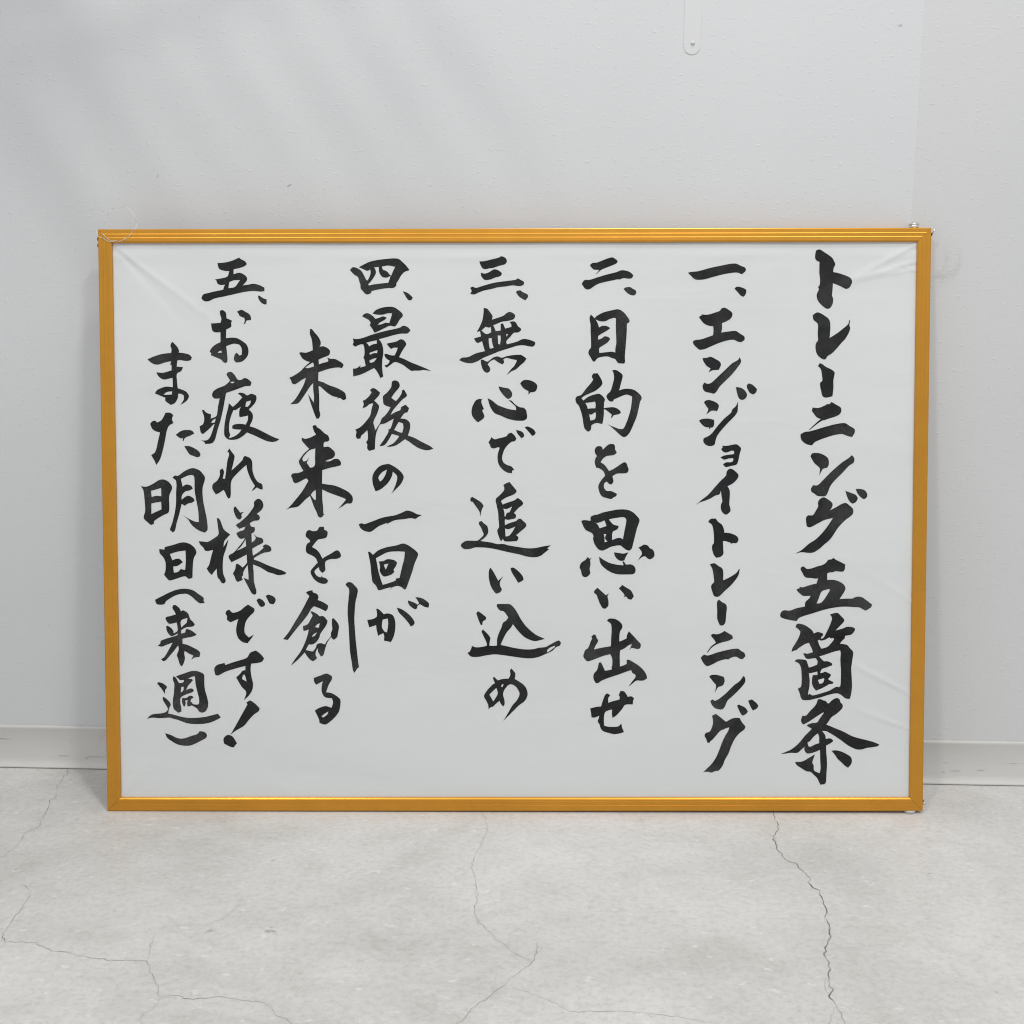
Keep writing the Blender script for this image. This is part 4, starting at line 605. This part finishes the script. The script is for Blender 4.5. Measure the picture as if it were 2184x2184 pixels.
def make_char(loops):
    L = [smooth_loop(l) for l in loops]
    depth = [sum(inside(L[i][0], L[j]) for j in range(len(L)) if j != i) for i in range(len(L))]
    vs, fs = [], []
    for i in range(len(L)):
        if depth[i] % 2: continue
        grp = [L[i]] + [L[j] for j in range(len(L)) if depth[j] == depth[i] + 1 and inside(L[j][0], L[i])]
        flat = [p for l in grp for p in l]; o = len(vs)
        tris = tessellate_polygon([[Vector((p.x, p.y, 0)) for p in l] for l in grp])
        vs += flat; fs += [tuple(o + k for k in t) for t in tris]
    me = bpy.data.meshes.new('brush_character')
    me.from_pydata([(p.x, PY, p.y) for p in vs], [], fs); me.validate()
    bm = bmesh.new(); bm.from_mesh(me)
    for lim in (0.03, 0.015, 0.0075, 0.005):
        bmesh.ops.subdivide_edges(bm, edges=[e for e in bm.edges if e.calc_length() > lim], cuts=1, use_grid_fill=False)
        bmesh.ops.triangulate(bm, faces=bm.faces[:])
    for v in bm.verts: v.co.y = PY - crease(v.co.x, v.co.z) - 0.00030
    for f in bm.faces:
        f.normal_update()
        if f.normal.y > 0: f.normal_flip()
    bm.to_mesh(me); bm.free()
    link('brush_character', me, M_ink, paper)
cur = []
for line in G.split('\n') + ['#']:
    if line == '#':
        if cur: make_char(cur)
        cur = []
    elif line.strip(): cur.append([Vector((float(t.split(',')[0]) / 1e4, float(t.split(',')[1]) / 1e4)) for t in line.split()])

# hardware on the frame
lathe('hanging_screw', [(.0056, 0), (.0056, .0040), (.0050, .0043), (.0062, .0046), (.0062, .0060), (.0054, .0066)], M_steel, fr_o, 20, 'Z', (.5045, .007, H))
tube('pin', [(.5262, .004, H - .0085), (.5292, .003, H - .0025), (.5298, .003, H - .0014)], [.0011, .0011, .0008], M_steel, fr_o, 10)
lathe('rubber_foot', [(.0074, .0004), (.0074, -.0020), (.0064, -.0038), (.0040, -.0048)], M_rubber, fr_o, 24, 'Z', (.5085, .0055, 0))
lathe('rubber_foot', [(.0022, 0), (.0024, .0012), (.0012, .002)], M_rubber, fr_o, 14, 'Y', (.5262, .003, .0095))

# ------------------------------------------------------------------ small things at the wall
def nylon(name, label, loops, loc, r):
    t = thing(name, label, 'nylon line', loc)
    for L in loops: tube('strand', L, r, M_nylon, t)
    return t
def ring(cx, cz, rx, rz, a0, a1, y, tilt=0.0, k=40, wob=.0008):
    return [(cx + rx * math.cos(a0 + (a1 - a0) * i / k), y + tilt * i / k + wob * math.sin(i * .9), cz + rz * math.sin(a0 + (a1 - a0) * i / k) + wob * math.sin(i * .7)) for i in range(k + 1)]
# looped round the top left corner (local to the world point just before the corner)
def bw(u, y, v): return Rm @ Vector((u, y, v)) + Vector(fr_o.location)
def on_board(path): return [tuple(bw(*p)) for p in path]
t = thing('nylon_loop', 'clear nylon line looped around the top left corner of the gold frame', 'nylon line', tuple(bw(-.498, 0, .748)))
inv = Vector(t.location)
for (cx, cz, rx, rz, a0, a1, y, ti) in ((-.499, .747, .023, .0215, -2.6, 2.0, -.0012, .006), (-.503, .7425, .0235, .017, 3.3, 6.2, -.0016, .001), (-.497, .750, .0205, .021, .3, 3.5, .004, .006)):
    P = [Vector(p) - inv for p in on_board(ring(cx, cz, rx, rz, a0, a1, y, ti))]
    tube('strand', [tuple(p) for p in P], .00032, M_nylon, t)
lathe('knot', [(.0002, 0), (.0010, .0004), (.0012, .0012), (.0004, .002)], M_nylon, t, 10, 'Y', tuple(bw(-.5185, .006, .7655) - inv))
lathe('knot', [(.0002, 0), (.0010, .0004), (.0012, .0012), (.0004, .002)], M_nylon, t, 10, 'Y', tuple(bw(-.4755, .002, .7535) - inv))
t = thing('nylon_tangle', 'loose tangle of clear nylon line against the wall right of the frame', 'nylon line', (.545, -.004, .70))
for q in range(5):
    a = random.uniform(-2.2, -.6); cx = random.uniform(-.016, .002); cz = random.uniform(-.005, .02)
    tube('strand', ring(cx, cz, random.uniform(.014, .030), random.uniform(.016, .034), a, a + random.uniform(1.6, 3.0), random.uniform(-.002, .001)), .00017, M_nylon, t)

# round-ended strip with a small pin, high on the wall
t = thing('mounting_strip', 'narrow round-ended strip painted over on the wall, held by a small pin', 'mounting strip', (.2149, 0, .9526))
pts = []
for i in range(17):
    a = math.pi + math.pi * i / 16; pts.append((.0108 * math.cos(a), .0108 + .0108 * math.sin(a)))
pts += [(.0104, .16), (-.0104, .16)]
k = len(pts); cx, cz = 0, .08
vs = [(x, -.0001, z) for x, z in pts] + [(x, -.0004, z) for x, z in pts] + [(x * .90, -.0007, cz + (z - cz) * .993) for x, z in pts]
fs = [(i, (i + 1) % k, k + (i + 1) % k, k + i) for i in range(k)] + [(k + i, k + (i + 1) % k, 2 * k + (i + 1) % k, 2 * k + i) for i in range(k)] + [tuple(2 * k + i for i in range(k))]
from_py('strip', vs, fs, M_strip, t)
lathe('pin_head', [(.0026, .0006), (.0024, .0016), (.0015, .0026), (.0005, .0029)], M_strip, t, 18, 'Y', (.0008, 0, .0138))

# scuff marks on the wall
M_scuff, _, _ = mat('scuff', 0.8, (0.45, 0.44, 0.43))
for (x, z, a, s) in ((-.298, .7977, .5, .8), (.47, .985, .1, .7), (-.47, .81, 1.1, .6)):
    vs = []; k = 9
    for i in range(k):
        q = 2 * math.pi * i / k; r = 1 + .4 * noise.noise(Vector((i, x * 30, z)))
        X, Z = .0035 * s * r * math.cos(q), .0011 * s * r * math.sin(q)
        vs.append((x + X * math.cos(a) - Z * math.sin(a), -.0005, z + X * math.sin(a) + Z * math.cos(a)))
    from_py('scuff_mark', vs, [tuple(range(k))], M_scuff, wall)

for (x, z, ww2, hh) in ((-.645, .0175, .020, .0009), (-.612, .0145, .006, .0014), (-.598, .0170, .030, .0007), (-.560, .0172, .012, .0013), (-.59, .045, .0016, .0022), (-.635, .041, .004, .0008),
                        (.552, .019, .005, .001), (.60, .0185, .014, .0009), (.585, .0165, .004, .0014), (.635, .020, .012, .0008)):
    k = 10; vs = []
    for i in range(k):
        q = 2 * math.pi * i / k; r = 1 + .35 * noise.noise(Vector((i * 1.3, x * 30, z * 90)))
        vs.append((x + ww2 / 2 * r * math.cos(q), -.00435, z + hh / 2 * r * math.sin(q) - .0002))
    from_py('scuff_mark', vs, [tuple(range(k))], M_scuff, bb)

# ------------------------------------------------------------------ potted palm beside the picture (its leaf shadows fall on the wall)
t = thing('potted_palm', 'tall potted palm left of the picture, casting soft leaf shadows on the upper wall', 'potted plant', (-1.12, -0.46, 0))
lathe('pot', [(.13, 0), (.16, .02), (.19, .30), (.20, .32), (.185, .325), (.175, .29), (.0, .285)], M_pot, t, 32)
random.seed(11)
def frond(base, dirv, length, droop, nleaf=7):
    P = []
    for i in range(14):
        s = i / 13; P.append(Vector(base) + Vector(dirv) * length * s + Vector((0, 0, -droop * s * s)))
    tube('frond_stem', [tuple(p) for p in P], [.006 * (1 - .8 * i / 13) for i in range(14)], M_stem, t)
    vs, fs = [], []
    for i in range(nleaf):
        s = .40 + .59 * i / (nleaf - 1); k = s * 13; a = int(min(12, k)); p = P[a].lerp(P[a + 1], k - a)
        d = (P[a + 1] - P[a]).normalized(); side = d.cross(Vector((0, 0, 1))).normalized()
        for sg in (-1, 1):
            ld = (d * .75 + side * sg * .8 + Vector((0, 0, -.35 - .25 * random.random()))).normalized()
            ll = (.22 - .10 * abs(s - .55)) * random.uniform(.85, 1.15); wn = ld.cross(Vector((0, 0, 1))).normalized(); o = len(vs)
            for q, wd in ((0, .004), (.3, .013), (.6, .012), (.85, .006), (1, .0005)):
                c = p + ld * ll * q + Vector((0, 0, -.07 * q * q)); vs += [c + wn * wd, c - wn * wd]
            fs += [(o + 2 * j, o + 2 * j + 1, o + 2 * j + 3, o + 2 * j + 2) for j in range(4)]
    from_py('leaflets', [tuple(v) for v in vs], fs, M_leaf, t)['kind'] = 'stuff'
for (dx, dy, dz, L, dr, bz) in ((1, .04, .42, 0.80, .12, 1.26), (1, .02, .9, .45, .12, 1.34), (-.7, -.1, .8, .7, .4, .9),
                             (.1, -.8, .9, .7, .35, .95), (-.4, -.6, .9, .7, .3, .95)):
    v = Vector((dx, dy, dz)).normalized()
    tube('cane', [(dx * .02, dy * .02, .28), (dx * .03, dy * .03, bz * .6), (dx * .05, dy * .05, bz)], [.012, .010, .008], M_stem, t)
    frond((dx * .05, dy * .05, bz), v, L, dr)
